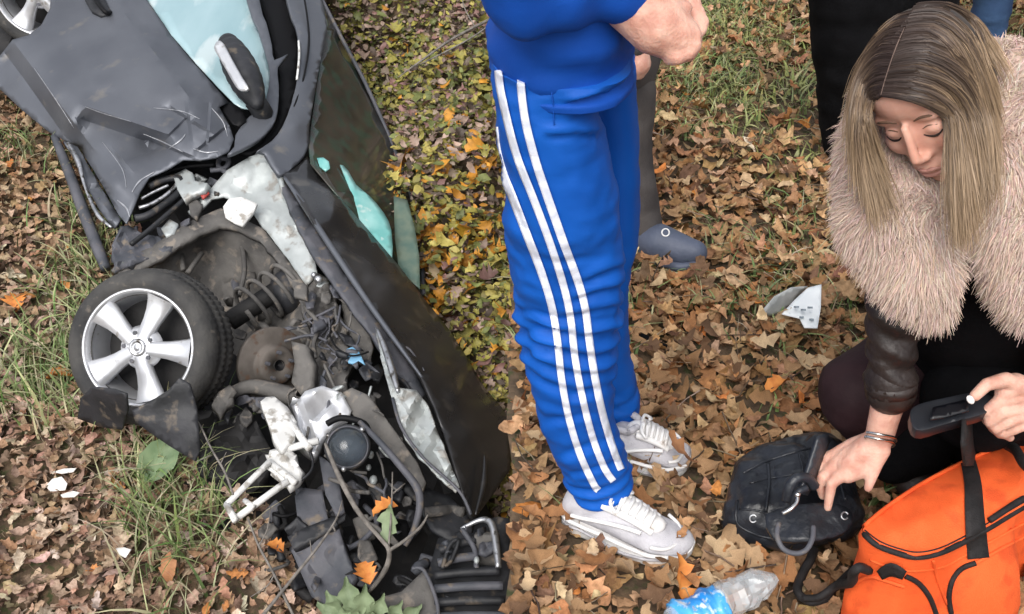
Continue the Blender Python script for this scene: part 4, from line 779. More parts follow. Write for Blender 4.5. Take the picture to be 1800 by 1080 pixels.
# ---------------- standing person in the blue tracksuit
pb = empty('person', (G(1090, 900)*[1, 1, 0]), 'person in blue tracksuit with three white leg stripes and hands clasped in front', 'person')
def wr(p): return .006*fnoise((p[0]*1.2, p[1]*1.2, p[2]), 7, 3, 5)+.004*fnoise((p[0]*.8, p[1]*.8, p[2]*3.2), 9, 2, 1)+.0022*fnoise((p[0], p[1], p[2]*1.6), 34, 2, 3)
CREASE = [(1056, 168, 1004, 186, 5, .010), (1052, 142, 1008, 150, 5, .008), (1054, 238, 962, 243, 5, .009), (1062, 196, 1010, 214, 7, .007), (1096, 470, 1030, 500, 6, .008), (1094, 505, 1010, 530, 6, .009), (1090, 540, 990, 560, 6, .008), (910, 545, 985, 562, 5, .009), (915, 580, 1000, 588, 6, .009), (920, 615, 990, 610, 6, .007), (1082, 580, 1030, 590, 6, .008), (880, 330, 930, 420, 9, .005), (1000, 700, 1080, 670, 7, .006), (960, 740, 1050, 730, 6, .006), (985, 800, 1090, 770, 6, .007), (1000, 835, 1100, 812, 5, .008)]
def near_leg_d(p):
    kz = math.exp(-((p[2]-.50)/.09)**2); az = math.exp(-((p[2]-.12)/.05)**2)
    fx, fy, _d = proj(p); cr = 0.
    for (x0, y0, x1, y1, w_, a_) in CREASE:
        L_ = math.hypot(x1-x0, y1-y0); tx, ty = (x1-x0)/L_, (y1-y0)/L_; u = (fx-x0)*tx+(fy-y0)*ty; s = -(fx-x0)*ty+(fy-y0)*tx
        if -12 < u < L_+12: cr += a_*(math.exp(-(s/w_)**2)-.7*math.exp(-((s-2*w_)/(1.4*w_))**2))*min(1, (u+12)/24, (L_+12-u)/24)
    return wr(p)-cr+kz*.0075*math.sin((p[2]+.25*p[0]+.15*p[1])*150)+az*.006*math.sin((p[2]-.3*p[0])*170)
NL = [(104, 868, 1102, .12), (112, 868, 1100, .12), (160, 868, 1056, .12), (260, 878, 1068, .115), (360, 886, 1083, .108), (420, 891, 1092, .100), (480, 899, 1097, .092), (540, 908, 1092, .085), (600, 919, 1082, .082), (660, 928, 1077, .080), (720, 945, 1080, .074), (780, 968, 1093, .066), (830, 992, 1108, .058), (864, 1010, 1102, .052)]
rows_ = []
for y, l, r, hd in NL:
    yw = 1.50; c = onY((l+r)/2, y, yw); d = proj(c)[2]; rows_.append((c, (r-l)/2*d/FPX, hd))
pants = hloft('trousers', rows_, M_bluecloth, pb, n=96, sub=11, disp=near_leg_d)
FL = [(100, 1010, 1118, .11), (160, 1020, 1119, .11), (260, 1036, 1121, .10), (360, 1046, 1121, .10), (420, 1050, 1118, .09), (480, 1045, 1103, .085), (540, 1040, 1103, .08), (600, 1036, 1105, .075), (660, 1040, 1112, .07), (700, 1050, 1121, .065), (738, 1062, 1122, .055)]
rows_ = []
for y, l, r, hd in FL:
    c = onY((l+r)/2, y, 1.76); d = proj(c)[2]; rows_.append((c, (r-l)/2*d/FPX, hd))
def far_leg_d(p): return wr(p)+math.exp(-((p[2]-.14)/.09)**2)*.008*math.sin((p[2]-.3*p[0])*150)
hloft('trouser_leg', rows_, M_bluecloth, pb, disp=far_leg_d)
tp = bvh(pants)
for pts, w in (([(915, 122), (917, 165), (925, 220), (942, 285), (962, 345), (990, 425), (1016, 495), (1029, 545), (1036, 600), (1046, 665), (1060, 730), (1078, 790), (1092, 826)], [13, 14, 15, 13, 13, 12]),
               ([(876, 124), (880, 160), (896, 230), (912, 285), (936, 345), (966, 425), (990, 500), (1003, 560), (1011, 630), (1024, 700), (1042, 770), (1062, 822), (1078, 846)], [13, 13, 13, 12, 12]),
               ([(866, 200), (872, 260), (884, 305), (902, 350), (925, 410), (952, 480), (970, 540), (980, 600), (987, 665), (1000, 735), (1020, 800), (1044, 852), (1052, 862)], [14, 14, 13, 12, 12])):
    strip('white_stripe', tp, pts, w, M_stripe, pants, .006, n=260)
strip('pocket_zip', tp, [(967, 148), (972, 180), (974, 220)], 2, M_bluedark, pants, .003, n=12, cols=2)
def sw(p): return .011*fnoise((p[0], p[1], p[2]*1.8), 8, 3, 2)+.002*fnoise(p, 36, 2, 7)+.005*math.sin(p[2]*70+p[0]*20)*math.exp(-((p[2]-1.06)/.06)**2)
SWR = [(119, 860, 1117, .175), (108, 860, 1117, .178), (98, 861, 1113, .172), (60, 858, 1110, .18), (0, 858, 1104, .19), (-100, 858, 1100, .2), (-220, 858, 1090, .21), (-330, 865, 1070, .215), (-400, 890, 1040, .15), (-425, 930, 1010, .06)]
rows_ = []
for y, l, r, hd in SWR:
    c = onY((l+r)/2, y, 1.56); d = proj(c)[2]; rows_.append((c, (r-l)/2*d/FPX, hd))
sweat = hloft('sweatshirt', rows_, M_bluedark, pb, disp=sw)
s_ = MB(); s_.chain([P(935, -330, 1.28), P(905, -120, 1.30), P(925, -12, 1.36), P(1030, -30, 1.40), P(1110, -30, 1.42)], [.075, .066, .062, .058, .060], 14)
s_.chain([onY(960, -350, 1.74), onY(940, -150, 1.78), onY(960, -60, 1.78), onY(1040, -40, 1.68), onY(1120, -30, 1.60)], [.075, .066, .060, .055, .052], 14)
sl = blob(s_, 'sleeve', M_bluedark, pb, voxel=.009, smooth=5, disp=lambda p: .005*fnoise(p, 9, 3, 4)+.003*math.sin(p[0]*90))
# clasped hands, head
hb = MB()
hb.chain([P(1112, 0, 1.425), P(1150, 46, 1.43), P(1186, 66, 1.44)], [.046, .040, .034], 14)      # near wrist and back of hand
hb.chain([P(1162, 30, 1.43), P(1200, 62, 1.44), P(1208, 72, 1.45)], [.034, .026, .022], 12)
for i, (a, b_, c) in enumerate((((1192, 40), (1222, 62), (1216, 84)), ((1188, 58), (1222, 80), (1212, 98)), ((1180, 74), (1210, 94), (1196, 102)), ((1166, 84), (1192, 102), (1176, 104)))):
    hb.chain([P(*a, 1.432), P(*b_, 1.428), P(*c, 1.44)], [.0115, .0105, .0095], 10)
hb.chain([P(1150, 20, 1.42), P(1180, 8, 1.425), P(1206, 14, 1.43)], [.014, .012, .010], 10)
hb.chain([onY(1100, -30, 1.66), P(1150, -10, 1.52), P(1190, 0, 1.50), P(1206, 22, 1.49)], [.034, .030, .028, .024], 12)
for i in range(4):
    x, y = 1200+7*i, -8+14*i; hb.chain([P(x-6, y-6, 1.48), P(x+16, y-2+2*i, 1.462), P(x+12, y+22, 1.455)], [.0095, .009, .008], 10)
blob(hb, 'body', M_skin, pb, voxel=.0035, smooth=6)
hd = MB(); nk = onY(965, -400, 1.56); up = np.array([0, 0, 1.]); fx = np.array([1., -.2, -.1])
hd.chain([nk-up*.05, nk+up*.09], [.055, .052]); hd.ball(nk+up*.19+fx*.02, (.095, .075, .11), seg=18, rings=12); hd.ball(nk+up*.13+fx*.06, (.045, .05, .06)); hd.ball(nk+up*.15+fx*.12, (.018, .014, .02))
blob(hd, 'head', M_skin, pb, voxel=.008, smooth=5)
hd = MB(); hd.ball(nk+up*.215+fx*-.005, (.103, .085, .102), seg=18, rings=12); hd.ball(nk+up*.12-fx*.06, (.06, .07, .1)); blob(hd, 'hair', M_hairbase, pb, voxel=.009, smooth=4)
# shoes
def shoe(parent, heel, toe, m_up, W_=.102, label=None):
    heel, toe = np.asarray(heel, float), np.asarray(toe, float); ax = toe-heel; L = np.linalg.norm(ax); ax /= L; z = np.array([0, 0, 1.]); sd = np.cross(z, ax)   # sd: to the left of travel
    pt = lambda t, s, h: heel+ax*L*t+sd*s+z*h
    def sec(prof_t, prof_w, prof_b, prof_h, name, m, par, n=20, sq=2.6):
        tt = np.linspace(0, 1, 26); V = []
        for t in tt:
            w, b_, h = np.interp(t, prof_t, prof_w), np.interp(t, prof_t, prof_b), np.interp(t, prof_t, prof_h)
            for k in range(n):
                a = 2*math.pi*k/n; cx, cy = math.cos(a), math.sin(a); e = (abs(cx)**sq+abs(cy)**sq)**(-1/sq)
                V.append(pt(t*1.0, cx*e*w+.012*math.sin(math.pi*t)*(-1), (b_+h)/2+cy*e*(h-b_)/2))
        F = [(i*n+k, i*n+(k+1) % n, (i+1)*n+(k+1) % n, (i+1)*n+k) for i in range(25) for k in range(n)]+[tuple(range(n))[::-1], tuple(25*n+k for k in range(n))]
        return mesh(name, V, F, m, par)
    w = W_/2
    root = sec([0, .04, .15, .35, .55, .75, .9, .97, 1], [w*.35, w*.62, w*.74, w*.72, w*.86, w*.98, w*.82, w*.55, w*.2], [.028, .026, .022, .022, .02, .018, .02, .026, .036], [.055, .088, .105, .103, .088, .066, .056, .050, .042], 'shoe', m_up, parent, sq=2.1)
    subsurf(root)
    sole = sec([0, .03, .12, .35, .55, .75, .9, .97, 1], [w*.3, w*.66, w*.86, w*.82, w*.94, w*1.06, w*.9, w*.62, w*.25], [.016, .006, .0, .002, .0, .0, .002, .010, .022], [.040, .046, .042, .034, .032, .032, .034, .038, .040], 'sole', M_shoew, root, sq=5)
    bevel(sole, .004)
    tube('sole_line', [pt(t, -w*np.interp(t, [0, .1, .35, .75, .95], [.5, .84, .84, 1.05, .75])-.002-.012*math.sin(math.pi*t), .024+.006*math.sin(t*9)) for t in np.linspace(.05, .92, 14)], .0035, M_shoe, root, 6)
    tube('sole_edge', [pt(t, -w*np.interp(t, [0, .1, .35, .75, .95], [.5, .86, .84, 1.04, .74])-.003-.012*math.sin(math.pi*t), .046-.010*t) for t in np.linspace(.02, .95, 14)], .0045, M_shoew, root, 6)
    # tongue, eyelet stays and laces
    zt = lambda t: float(np.interp(t, [0, .15, .35, .55, .75], [.1, .108, .108, .094, .071]))
    o = MB(); 
    for t0 in np.linspace(.36, .70, 9): o.ball(pt(t0, -.008, zt(t0)-.008), (.028, .024, .016), seg=10, rings=6)
    blob(o, 'tongue', M_shoew, root, voxel=.005, smooth=4)
    for s in (-1, 1): tube('eyelet_stay', [pt(t, s*(.026-.012*(t-.4))-.010, zt(t)-.004) for t in np.linspace(.34, .72, 8)], .0075, M_shoew, root, 8)
    for k, t0 in enumerate(np.linspace(.40, .68, 6)):
        tube('shoelace', [pt(t0, -.036, zt(t0)-.002), pt(t0+.015, -.02, zt(t0)+.012), pt(t0+.02, -.004, zt(t0)+.012), pt(t0, .018, zt(t0))], .0042, M_shoew, root, 6, 3)
    for a_, b_ in (((.40, -.01), (.46, -.045)), ((.40, -.006), (.50, .02))):
        tube('lace_bow', [pt(a_[0], a_[1], zt(.4)+.013), pt((a_[0]+b_[0])/2-.03, b_[1]*.8, zt(.4)+.014), pt(b_[0], b_[1], zt(.45)+.006), pt((a_[0]+b_[0])/2+.03, b_[1]*.3, zt(.43)+.014)], .0035, M_shoew, root, 6)
    tube('side_overlay', [pt(t, -w*np.interp(t, [0, .2, .5, .8], [.55, .76, .84, .94])-.008, .052+.030*math.sin((t-.1)*2.6)) for t in np.linspace(.12, .66, 9)], .0045, M_shoew, root, 6)
    tube('toe_overlay', [pt(t, s, np.interp(t, [.75, .9, .97], [.056, .050, .042])) for t, s in ((.74, -.058), (.84, -.046), (.90, -.012), (.86, .026), (.76, .042))], .004, M_shoew, root, 6)
    hl = MB(); hl.chain([pt(.03, 0, .09), pt(.10, -.026, .108), pt(.25, -.034, .108), pt(.34, -.02, .112)], [.008]*4, 8); hl.chain([pt(.03, 0, .09), pt(.10, .026, .108), pt(.25, .03, .108), pt(.34, .012, .112)], [.008]*4, 8); hl.build('collar', m_up, root)
    return root
shoe(pb, G(990, 905)*[1, 1, 1], G(1216, 982), M_shoe)
shoe(pb, onY(1064, 800, 1.70)*[1, 1, 0], G(1212, 818), M_shoe)

# ---------------- kneeling woman
HO = np.array([.62622705, 1.43918974, .97602699])
HX, HY, HZ = np.array([.60072897, -.66475729, .44409735]), np.array([-.44751986, -.73993069, -.5022236]), np.array([-.66245806, -.10295788, .74198989])
def Hd(x, y, z): return HO+HX*x+HY*y+HZ*z
HA = (HX, HY, HZ)
pw = empty('person', (.62, 1.75, 0), 'woman with long blonde brown hair in a pink fur vest crouching over the bags', 'person')
f = MB()
def el(x, y, z, r): f.ball(Hd(x, y, z), r, HA, 20, 14)
el(0, -.02, .035, (.076, .093, .083)); el(0, .028, -.03, (.058, .055, .082)); el(0, .035, .05, (.058, .042, .045))
el(0, .062, -.095, (.024, .020, .018)); el(0, .045, -.075, (.042, .035, .032)); el(.04, .02, -.055, (.022, .04, .04)); el(-.04, .02, -.055, (.022, .04, .04))
for s in (-1, 1):
    el(s*.037, .056, -.022, (.024, .022, .026)); el(s*.030, .060, .030, (.026, .013, .012)); el(s*.031, .060, .006, (.0175, .0165, .0125)); el(s*.011, .088, -.033, (.0075, .009, .0065)); el(s*.074, -.005, -.005, (.010, .022, .030))
f.chain([Hd(0, .080, .024), Hd(0, .089, .0), Hd(0, .099, -.026)], [.0066, .0068, .0086], 14); el(0, .093, -.034, (.008, .009, .0065))
el(0, .080, -.057, (.024, .014, .009)); el(0, .079, -.071, (.021, .013, .009)); el(0, .073, -.063, (.034, .016, .022))
f.chain([Hd(0, -.02, -.06), P(1690, 330, 1.62)], [.052, .055], 16)
face = blob(f, 'body', M_skin2, pw, voxel=.0028, smooth=16, factor=.5)
ft = bvh(face)
M_lip = mat('lips', (.50, .25, .205), rough=.4); M_brow = mat('brow_and_lid_fold', (.14, .08, .05), rough=.8); M_lash = mat('lash_and_nostril_dark', (.02, .012, .01), rough=.8)
def facecurve(name, pts, r, m):
    q = []
    for (x, y, z) in pts:
        o_ = Hd(x, .2, z); hh = ft.ray_cast(Vector(o_), Vector(-HY)); q.append(np.array(hh[0]) if hh[0] is not None else Hd(x, y, z))
    return tube(name, q, r, m, face, 6, 5)
for s in (-1, 1):
    facecurve('eyebrow', [(s*.014, .08, .028), (s*.026, .08, .034), (s*.04, .07, .034), (s*.052, .06, .026)], [.0012, .0022, .0021, .0008], M_brow)
    facecurve('eyelash', [(s*.018, .08, .002), (s*.026, .08, -.004), (s*.036, .078, -.0045), (s*.045, .07, .001)], [.001, .0018, .0022, .0014], M_lash)
    facecurve('eyelid_crease', [(s*.020, .08, .011), (s*.030, .08, .015), (s*.042, .075, .012)], [.0006, .0011, .0006], M_brow)  # dark line painted in for the shade of the lid fold
    facecurve('nostril', [(s*.006, .1, -.041), (s*.009, .1, -.041)], [.0022, .0022], M_lash)  # dark dab painted in for the shade inside the nostril
facecurve('lips', [(-.021, .08, -.062), (-.009, .09, -.0575), (0, .09, -.059), (.009, .09, -.0575), (.021, .08, -.062)], [.001, .0038, .0034, .0038, .001], M_lip)
facecurve('lips', [(-.018, .08, -.066), (-.008, .09, -.0705), (.008, .09, -.0705), (.018, .08, -.066)], [.001, .0045, .0045, .001], M_lip)
# hands
def fingers(b, L):
    for pts, rs in L: b.chain([P(*p) for p in pts], rs, 12)
hr = MB()
hr.chain([P(1568, 655, 1.805), P(1566, 690, 1.815), P(1554, 735, 1.835), P(1545, 772, 1.85)], [.028, .031, .027, .025], 16)
hr.chain([P(1545, 770, 1.85), P(1520, 795, 1.865), P(1490, 818, 1.88)], [.024, .027, .020], 14)
fingers(hr, [(((1536, 775, 1.86), (1500, 786, 1.89), (1456, 806, 1.91)), [.020, .0175, .012]), (((1540, 790, 1.85), (1505, 815, 1.87), (1470, 842, 1.885)), [.020, .0165, .0125]), (((1530, 782, 1.86), (1490, 802, 1.885), (1458, 826, 1.90)), [.020, .018, .0125]), (((1545, 795, 1.845), (1522, 825, 1.855), (1490, 838, 1.875)), [.016, .014, .013]),
             (((1484, 832, 1.88), (1462, 850, 1.885), (1458, 872, 1.895), (1455, 893, 1.905)), [.0125, .0105, .0092, .0076]),
             (((1466, 826, 1.90), (1446, 838, 1.90), (1442, 856, 1.912), (1446, 872, 1.925)), [.0118, .010, .009, .0078]),
             (((1462, 808, 1.91), (1439, 822, 1.915), (1436, 840, 1.925), (1441, 856, 1.94)), [.0112, .0095, .0086, .0075]),
             (((1475, 796, 1.915), (1444, 804, 1.925), (1438, 818, 1.94), (1440, 832, 1.955)), [.0102, .0086, .0078, .0068]),
             (((1550, 792, 1.845), (1541, 815, 1.845), (1532, 838, 1.85), (1526, 858, 1.855)), [.016, .012, .0105, .0078])])
blob(hr, 'hand', M_skin, pw, voxel=.0026, smooth=5)
M_nail = mat('white_nail', (.80, .76, .74), rough=.25)
def nail(px, py, d, r, ax): b = MB(); b.ball(P(px, py, d), r, ax, 10, 6); b.build('fingernail', M_nail, pw)
hl_ = MB()
hl_.chain([P(1900, 700, 1.72), P(1845, 702, 1.73), P(1800, 706, 1.74)], [.034, .028, .027], 16)
fingers(hl_, [(((1815, 690, 1.73), (1785, 676, 1.72), (1765, 690, 1.72)), [.022, .020, .016]), (((1810, 712, 1.735), (1775, 722, 1.735), (1752, 728, 1.74)), [.022, .018, .013]),
              (((1800, 682, 1.72), (1768, 668, 1.705), (1735, 676, 1.69), (1714, 696, 1.685)), [.016, .0135, .011, .0095]),
              (((1790, 700, 1.725), (1758, 704, 1.72), (1736, 722, 1.73), (1734, 740, 1.75)), [.014, .0115, .010, .008]),
              (((1795, 718, 1.73), (1762, 726, 1.722), (1740, 742, 1.735), (1746, 754, 1.755)), [.014, .0112, .0098, .008]),
              (((1800, 732, 1.735), (1772, 742, 1.728), (1750, 754, 1.74), (1758, 764, 1.76)), [.0135, .0108, .0092, .0078]),
              (((1808, 742, 1.74), (1785, 754, 1.735), (1766, 763, 1.75), (1776, 770, 1.765)), [.012, .0095, .0085, .0072])])
blob(hl_, 'hand', M_skin, pw, voxel=.0026, smooth=5)
nail(1706, 703, 1.681, (.0085, .006, .0035), (RGT*.6-UPV*.8, RGT*.8+UPV*.6, -FWD))
bc = [P(1523, 768, 1.815), P(1545, 772, 1.80), P(1568, 777, 1.815), P(1570, 784, 1.85), P(1550, 786, 1.885), P(1526, 777, 1.87), P(1522, 768, 1.83)]
tube('bracelet', bc, .0032, M_silver, pw, 8); tube('bracelet', [p+np.array([0, -.002, .012]) for p in bc], .0028, M_silver, pw, 8)
# clothes
c_ = MB(); c_.chain([P(1625, 400, 1.70), P(1585, 480, 1.72), P(1570, 560, 1.755), P(1566, 640, 1.79), P(1566, 682, 1.805)], [.065, .056, .045, .042, .041], 16)
blob(c_, 'jacket_sleeve', M_leather, pw, voxel=.006, smooth=3, disp=lambda p: .005*fnoise((p[0], p[1], p[2]*2.2), 16, 3)+.0035*math.sin(p[2]*140+p[0]*60))
cu_ = MB(); cu_.chain([P(1566, 668, 1.80), P(1566, 686, 1.808)], [.0455, .0445], 18); cu_.build('cuff', M_leather, pw)
t_ = MB(); t_.chain([P(1700, 300, 1.78), P(1720, 460, 1.86), P(1730, 560, 2.0), P(1725, 660, 2.22)], [.15, .15, .16, .17], 18)
t_.chain([P(1790, 420, 1.75), P(1860, 560, 1.8), P(1880, 690, 1.75)], [.085, .065, .05], 14)
blob(t_, 'black_top', M_blackc, pw, voxel=.012, smooth=5, disp=lambda p: .008*fnoise(p, 8, 3))
l_ = MB(); l_.chain([P(1700, 640, 2.2), P(1600, 660, 2.12), P(1512, 690, 2.06)], [.14, .115, .085], 18); l_.chain([P(1512, 692, 2.06), P(1560, 770, 2.22), P(1600, 800, 2.3)], [.085, .07, .05], 16)
blob(l_, 'trouser_leg', M_maroon, pw, voxel=.01, smooth=5, disp=lambda p: .005*fnoise(p, 10, 3))
l_ = MB(); l_.chain([P(1720, 660, 2.2), P(1720, 690, 2.03), P(1720, 700, 1.93)], [.15, .12, .10], 18); l_.chain([P(1790, 700, 1.95), P(1740, 770, 2.08), P(1700, 775, 2.2)], [.09, .07, .06], 16)
l_.chain([P(1640, 700, 2.12), P(1610, 770, 2.12), P(1570, 800, 2.12)], [.11, .08, .06], 14)
blob(l_, 'black_trousers', M_blackc, pw, voxel=.01, smooth=5, disp=lambda p: .006*fnoise(p, 9, 3))
fb = MB(); fb.ball(P(1600, 815, 2.17), (.06, .12, .045)); fb.ball(P(1720, 790, 2.2), (.06, .12, .045)); fb.build('boot', M_leather, pw)
v_ = MB()
v_.chain([P(1552, 225, 1.70), P(1556, 300, 1.66), P(1574, 385, 1.63), P(1612, 470, 1.63), P(1638, 528, 1.65)], [.058, .070, .080, .062, .034], 16)
v_.chain([P(1610, 330, 1.64), P(1640, 390, 1.63), P(1645, 450, 1.64)], [.06, .045, .030], 14); v_.ball(P(1655, 330, 1.63), .055); v_.ball(P(1690, 345, 1.63), .040)
v_.chain([P(1775, 165, 1.66), P(1775, 300, 1.62), P(1784, 400, 1.60), P(1798, 470, 1.61), P(1816, 520, 1.63)], [.085, .085, .070, .052, .042], 16)
v_.chain([P(1850, 180, 1.72), P(1880, 330, 1.70), P(1870, 480, 1.68)], [.10, .11, .08], 16); v_.chain([P(1600, 200, 1.80), P(1700, 210, 1.84), P(1790, 200, 1.80)], [.10, .12, .11], 16)
vest = blob(v_, 'fur_vest', M_furbase, pw, voxel=.009, smooth=6)
def fur(o, N, L0, name, pal, par):
    me = o.data; n = len(me.polygons); ar = np.empty(n, np.float32); me.polygons.foreach_get('area', ar); ce = np.empty(n*3, np.float32); me.polygons.foreach_get('center', ce); no = np.empty(n*3, np.float32); me.polygons.foreach_get('normal', no)
    ce, no = ce.reshape(-1, 3)+np.array(wloc(o), np.float32), no.reshape(-1, 3); w = ar*np.where((no*(CAMP-ce)).sum(1) > -.25, 1, .25); i = rng.choice(n, N, p=w/w.sum())
    p = ce[i]+rng.normal(0, .0035, (N, 3)); nn = no[i]; clump = np.stack([np.array([mnoise.noise_vector(Vector(q*18)) for q in p])])[0]
    d0 = nn*.75+np.array([0, 0, -.8])+clump*1.0+rng.normal(0, .28, (N, 3)); d0 /= np.linalg.norm(d0, axis=1)[:, None]; L = L0*rng.uniform(.55, 1.25, N)
    k = 3; t = np.linspace(0, 1, k); C = p[:, None]+d0[:, None]*(L[:, None]*t)[..., None]; C[..., 2] -= (L[:, None]*.45*t**2); C += (rng.normal(0, .08, (N, 1, 3))*(L[:, None]*t**2)[..., None])
    view = CAMP-p; s = np.cross(d0, view); s /= np.linalg.norm(s, axis=1)[:, None]+1e-9; wd = .0008*rng.uniform(.7, 1.5, N)[:, None]*(1-.85*t)
    V = np.stack([C-s[:, None]*wd[..., None], C+s[:, None]*wd[..., None]], 2).reshape(-1, 3); q = np.array([(2*j, 2*j+1, 2*j+3, 2*j+2) for j in range(k-1)])
    F = (q[None]+(np.arange(N)*2*k)[:, None, None]).reshape(-1, 4); cl = pick(pal, [1]*len(pal), N, .10)[:, None, :]*(.90+.12*t)[None, :, None]
    o2 = fastmesh(name, V, F, M_fur, par, False, np.repeat(cl.reshape(-1, 3), 2, axis=0)); o2['kind'] = 'stuff'; return o2
fur(vest, 105000, .021, 'fur', [(.54, .405, .335), (.60, .455, .38), (.48, .35, .29), (.66, .53, .45)], pw)
# hair: locks interpolated between guides measured along the head
sc = MB(); sc.ball(Hd(0, -.026, .041), (.079, .093, .083), HA, 24, 16); sc.ball(Hd(0, -.05, -.02), (.07, .07, .08), HA, 20, 14); scalp = blob(sc, 'scalp_hair', M_hairbase, pw, voxel=.006, smooth=3)
fs = bvh(face, scalp)
def guide(pts):
    out = []
    for (x, y, d) in pts:
        h_ = hit(fs, x, y); p = P(x, y, d)
        if h_ is not None:
            dh = proj(h_)[2]; p = P(x, y, min(d, dh-.010))
        out.append(p)
    return catmull(out, 2)
sv = 1.52
RG = [[(1550, 168, sv), (1588, 171, sv), (1634, 183, sv), (1672, 206, sv), (1681, 252, 1.46), (1685, 330, 1.455), (1694, 425, 1.475)],
      [(1549, 168, sv), (1585, 172, sv), (1630, 184, sv), (1668, 204, sv), (1677, 250, 1.46), (1682, 330, 1.46), (1696, 435, 1.48)],
      [(1553, 150, sv), (1605, 150, sv), (1655, 170, sv), (1682, 210, 1.47), (1690, 290, 1.45), (1694, 360, 1.45), (1700, 455, 1.47)],
      [(1560, 125, sv), (1615, 118, sv), (1680, 150, sv), (1708, 215, 1.47), (1716, 295, 1.45), (1716, 370, 1.45), (1708, 446, 1.47)],
      [(1570, 98, sv), (1630, 88, sv), (1700, 130, sv), (1734, 205, 1.48), (1744, 295, 1.46), (1744, 370, 1.46), (1724, 392, 1.48)],
      [(1566, 70, sv), (1627, 62, sv), (1674, 100, 1.50), (1712, 180, 1.49), (1724, 270, 1.47), (1726, 315, 1.47), (1720, 355, 1.48)],
      [(1586, 45, sv), (1642, 42, sv), (1687, 82, 1.52), (1720, 160, 1.51), (1736, 250, 1.49), (1738, 290, 1.49), (1736, 325, 1.50)],
      [(1600, 26, sv), (1650, 24, 1.54), (1699, 60, 1.55), (1720, 120, 1.54), (1742, 200, 1.52), (1748, 245, 1.51), (1750, 285, 1.51)],
      [(1604, 16, 1.55), (1655, 13, 1.58), (1707, 44, 1.60), (1723, 92, 1.58), (1746, 150, 1.55), (1760, 220, 1.53), (1768, 285, 1.52)],
      [(1612, 8, 1.60), (1664, 8, 1.62), (1714, 36, 1.63), (1737, 72, 1.60), (1764, 112, 1.57), (1789, 170, 1.55), (1799, 230, 1.54)]]
LG = [[(1549, 168, sv), (1540, 172, sv), (1528, 182, sv), (1521, 215, 1.48), (1534, 265, 1.53), (1556, 330, 1.55), (1580, 392, 1.55)],
      [(1552, 152, sv), (1536, 156, sv), (1520, 172, sv), (1513, 215, 1.50), (1522, 275, 1.53), (1540, 335, 1.54), (1556, 405, 1.55)],
      [(1558, 128, sv), (1536, 132, sv), (1514, 160, sv), (1507, 210, 1.50), (1513, 280, 1.53), (1524, 345, 1.54), (1535, 410, 1.55)],
      [(1568, 100, sv), (1540, 102, sv), (1513, 138, sv), (1503, 195, 1.52), (1506, 270, 1.54), (1514, 330, 1.55), (1520, 390, 1.56)],
      [(1580, 70, sv), (1552, 72, sv), (1520, 110, sv), (1505, 160, 1.53), (1502, 230, 1.55), (1506, 290, 1.56), (1510, 350, 1.57)],
      [(1592, 44, sv), (1566, 50, sv), (1532, 84, 1.55), (1511, 135, 1.56), (1503, 190, 1.58), (1502, 250, 1.59), (1504, 300, 1.60)],
      [(1602, 22, 1.55), (1578, 30, 1.56), (1545, 62, 1.58), (1520, 108, 1.59), (1508, 160, 1.60), (1504, 220, 1.61), (1504, 260, 1.62)]]
def hairmesh(guides, N, name, spread=.006):
    Gs = np.array([guide(g) for g in guides]); m = Gs.shape[1]; Vv, Cc = [], []; t = np.linspace(0, 1, m); T = np.zeros((N, m, 3))
    u = (len(Gs)-1.001)*rng.uniform(0, 1, N)**1.35; u = np.where(rng.uniform(0, 1, N) < .6, np.round(u*5)/5+rng.normal(0, .045, N), u).clip(0, len(Gs)-1.001); i = u.astype(int); fr = (u-i)[:, None, None]
    nl = 5*len(Gs); lk = (u*5).round().astype(int).clip(0, nl); LL = rng.uniform(.76, 1.04, nl+1); LO = rng.normal(0, .007, (nl+1, 3)); LC = rng.normal(1, .13, nl+1); T = Gs[i]*(1-fr)+Gs[i+1]*fr; T = T+LO[lk][:, None]*(t**1.5)[None, :, None]; amp = spread*(.12+.6*t+1.1*t**3)[None, :, None]; T = T+rng.normal(0, 1, (N, 1, 3))*amp+rng.normal(0, .0012, (N, m, 3))*(t[None, :, None])
    wav = np.sin(t[None]*rng.uniform(3, 8, (N, 1))+rng.uniform(0, 6, (N, 1)))*.004*t[None]; T[..., 0] += wav
    T += (FWD*-1)[None, None]*rng.uniform(0, .005, (N, 1, 1))
    cut = LL[lk]*(1.04-.52*rng.uniform(0, 1, N)**1.25)*(1-.30*(u/len(Gs))); T = np.stack([np.array([np.interp(np.minimum(t*c, 1), t, T[k, :, a]) for a in range(3)]).T for k, c in enumerate(cut)])
    d0 = np.gradient(T, axis=1); s = np.cross(d0, CAMP-T); s /= np.linalg.norm(s, axis=2)[..., None]+1e-9; s += rng.normal(0, .35, (N, 1, 3)); wd = (.00055*rng.uniform(.6, 1.7, N))[:, None]*(1-.75*t**3)[None]
    V = np.stack([T-s*wd[..., None], T+s*wd[..., None]], 2).reshape(-1, 3); q = np.array([(2*j, 2*j+1, 2*j+3, 2*j+2) for j in range(m-1)]); F = (q[None]+(np.arange(N)*2*m)[:, None, None]).reshape(-1, 4)
    root, mid, end = np.array([.046, .032, .027]), np.array([.115, .078, .054]), np.array([.30, .208, .128]); tt = np.clip(t[None]+rng.normal(0, .07, (N, 1)), 0, 1)[..., None]
    c = np.where(tt < .54, root+(mid-root)*np.clip((tt-.26)/.28, 0, 1), mid+(end-mid)*np.clip((tt-.54)/.34, 0, 1)); c = c*rng.normal(1, .11, (N, 1, 1))*LC[lk][:, None, None]
    o = fastmesh(name, V, F, M_hair, pw, False, np.repeat(c.reshape(-1, 3), 2, axis=0)); o['kind'] = 'stuff'; return o
hairmesh(RG, 9500, 'hair', .005); hairmesh(LG, 4200, 'hair', .005)
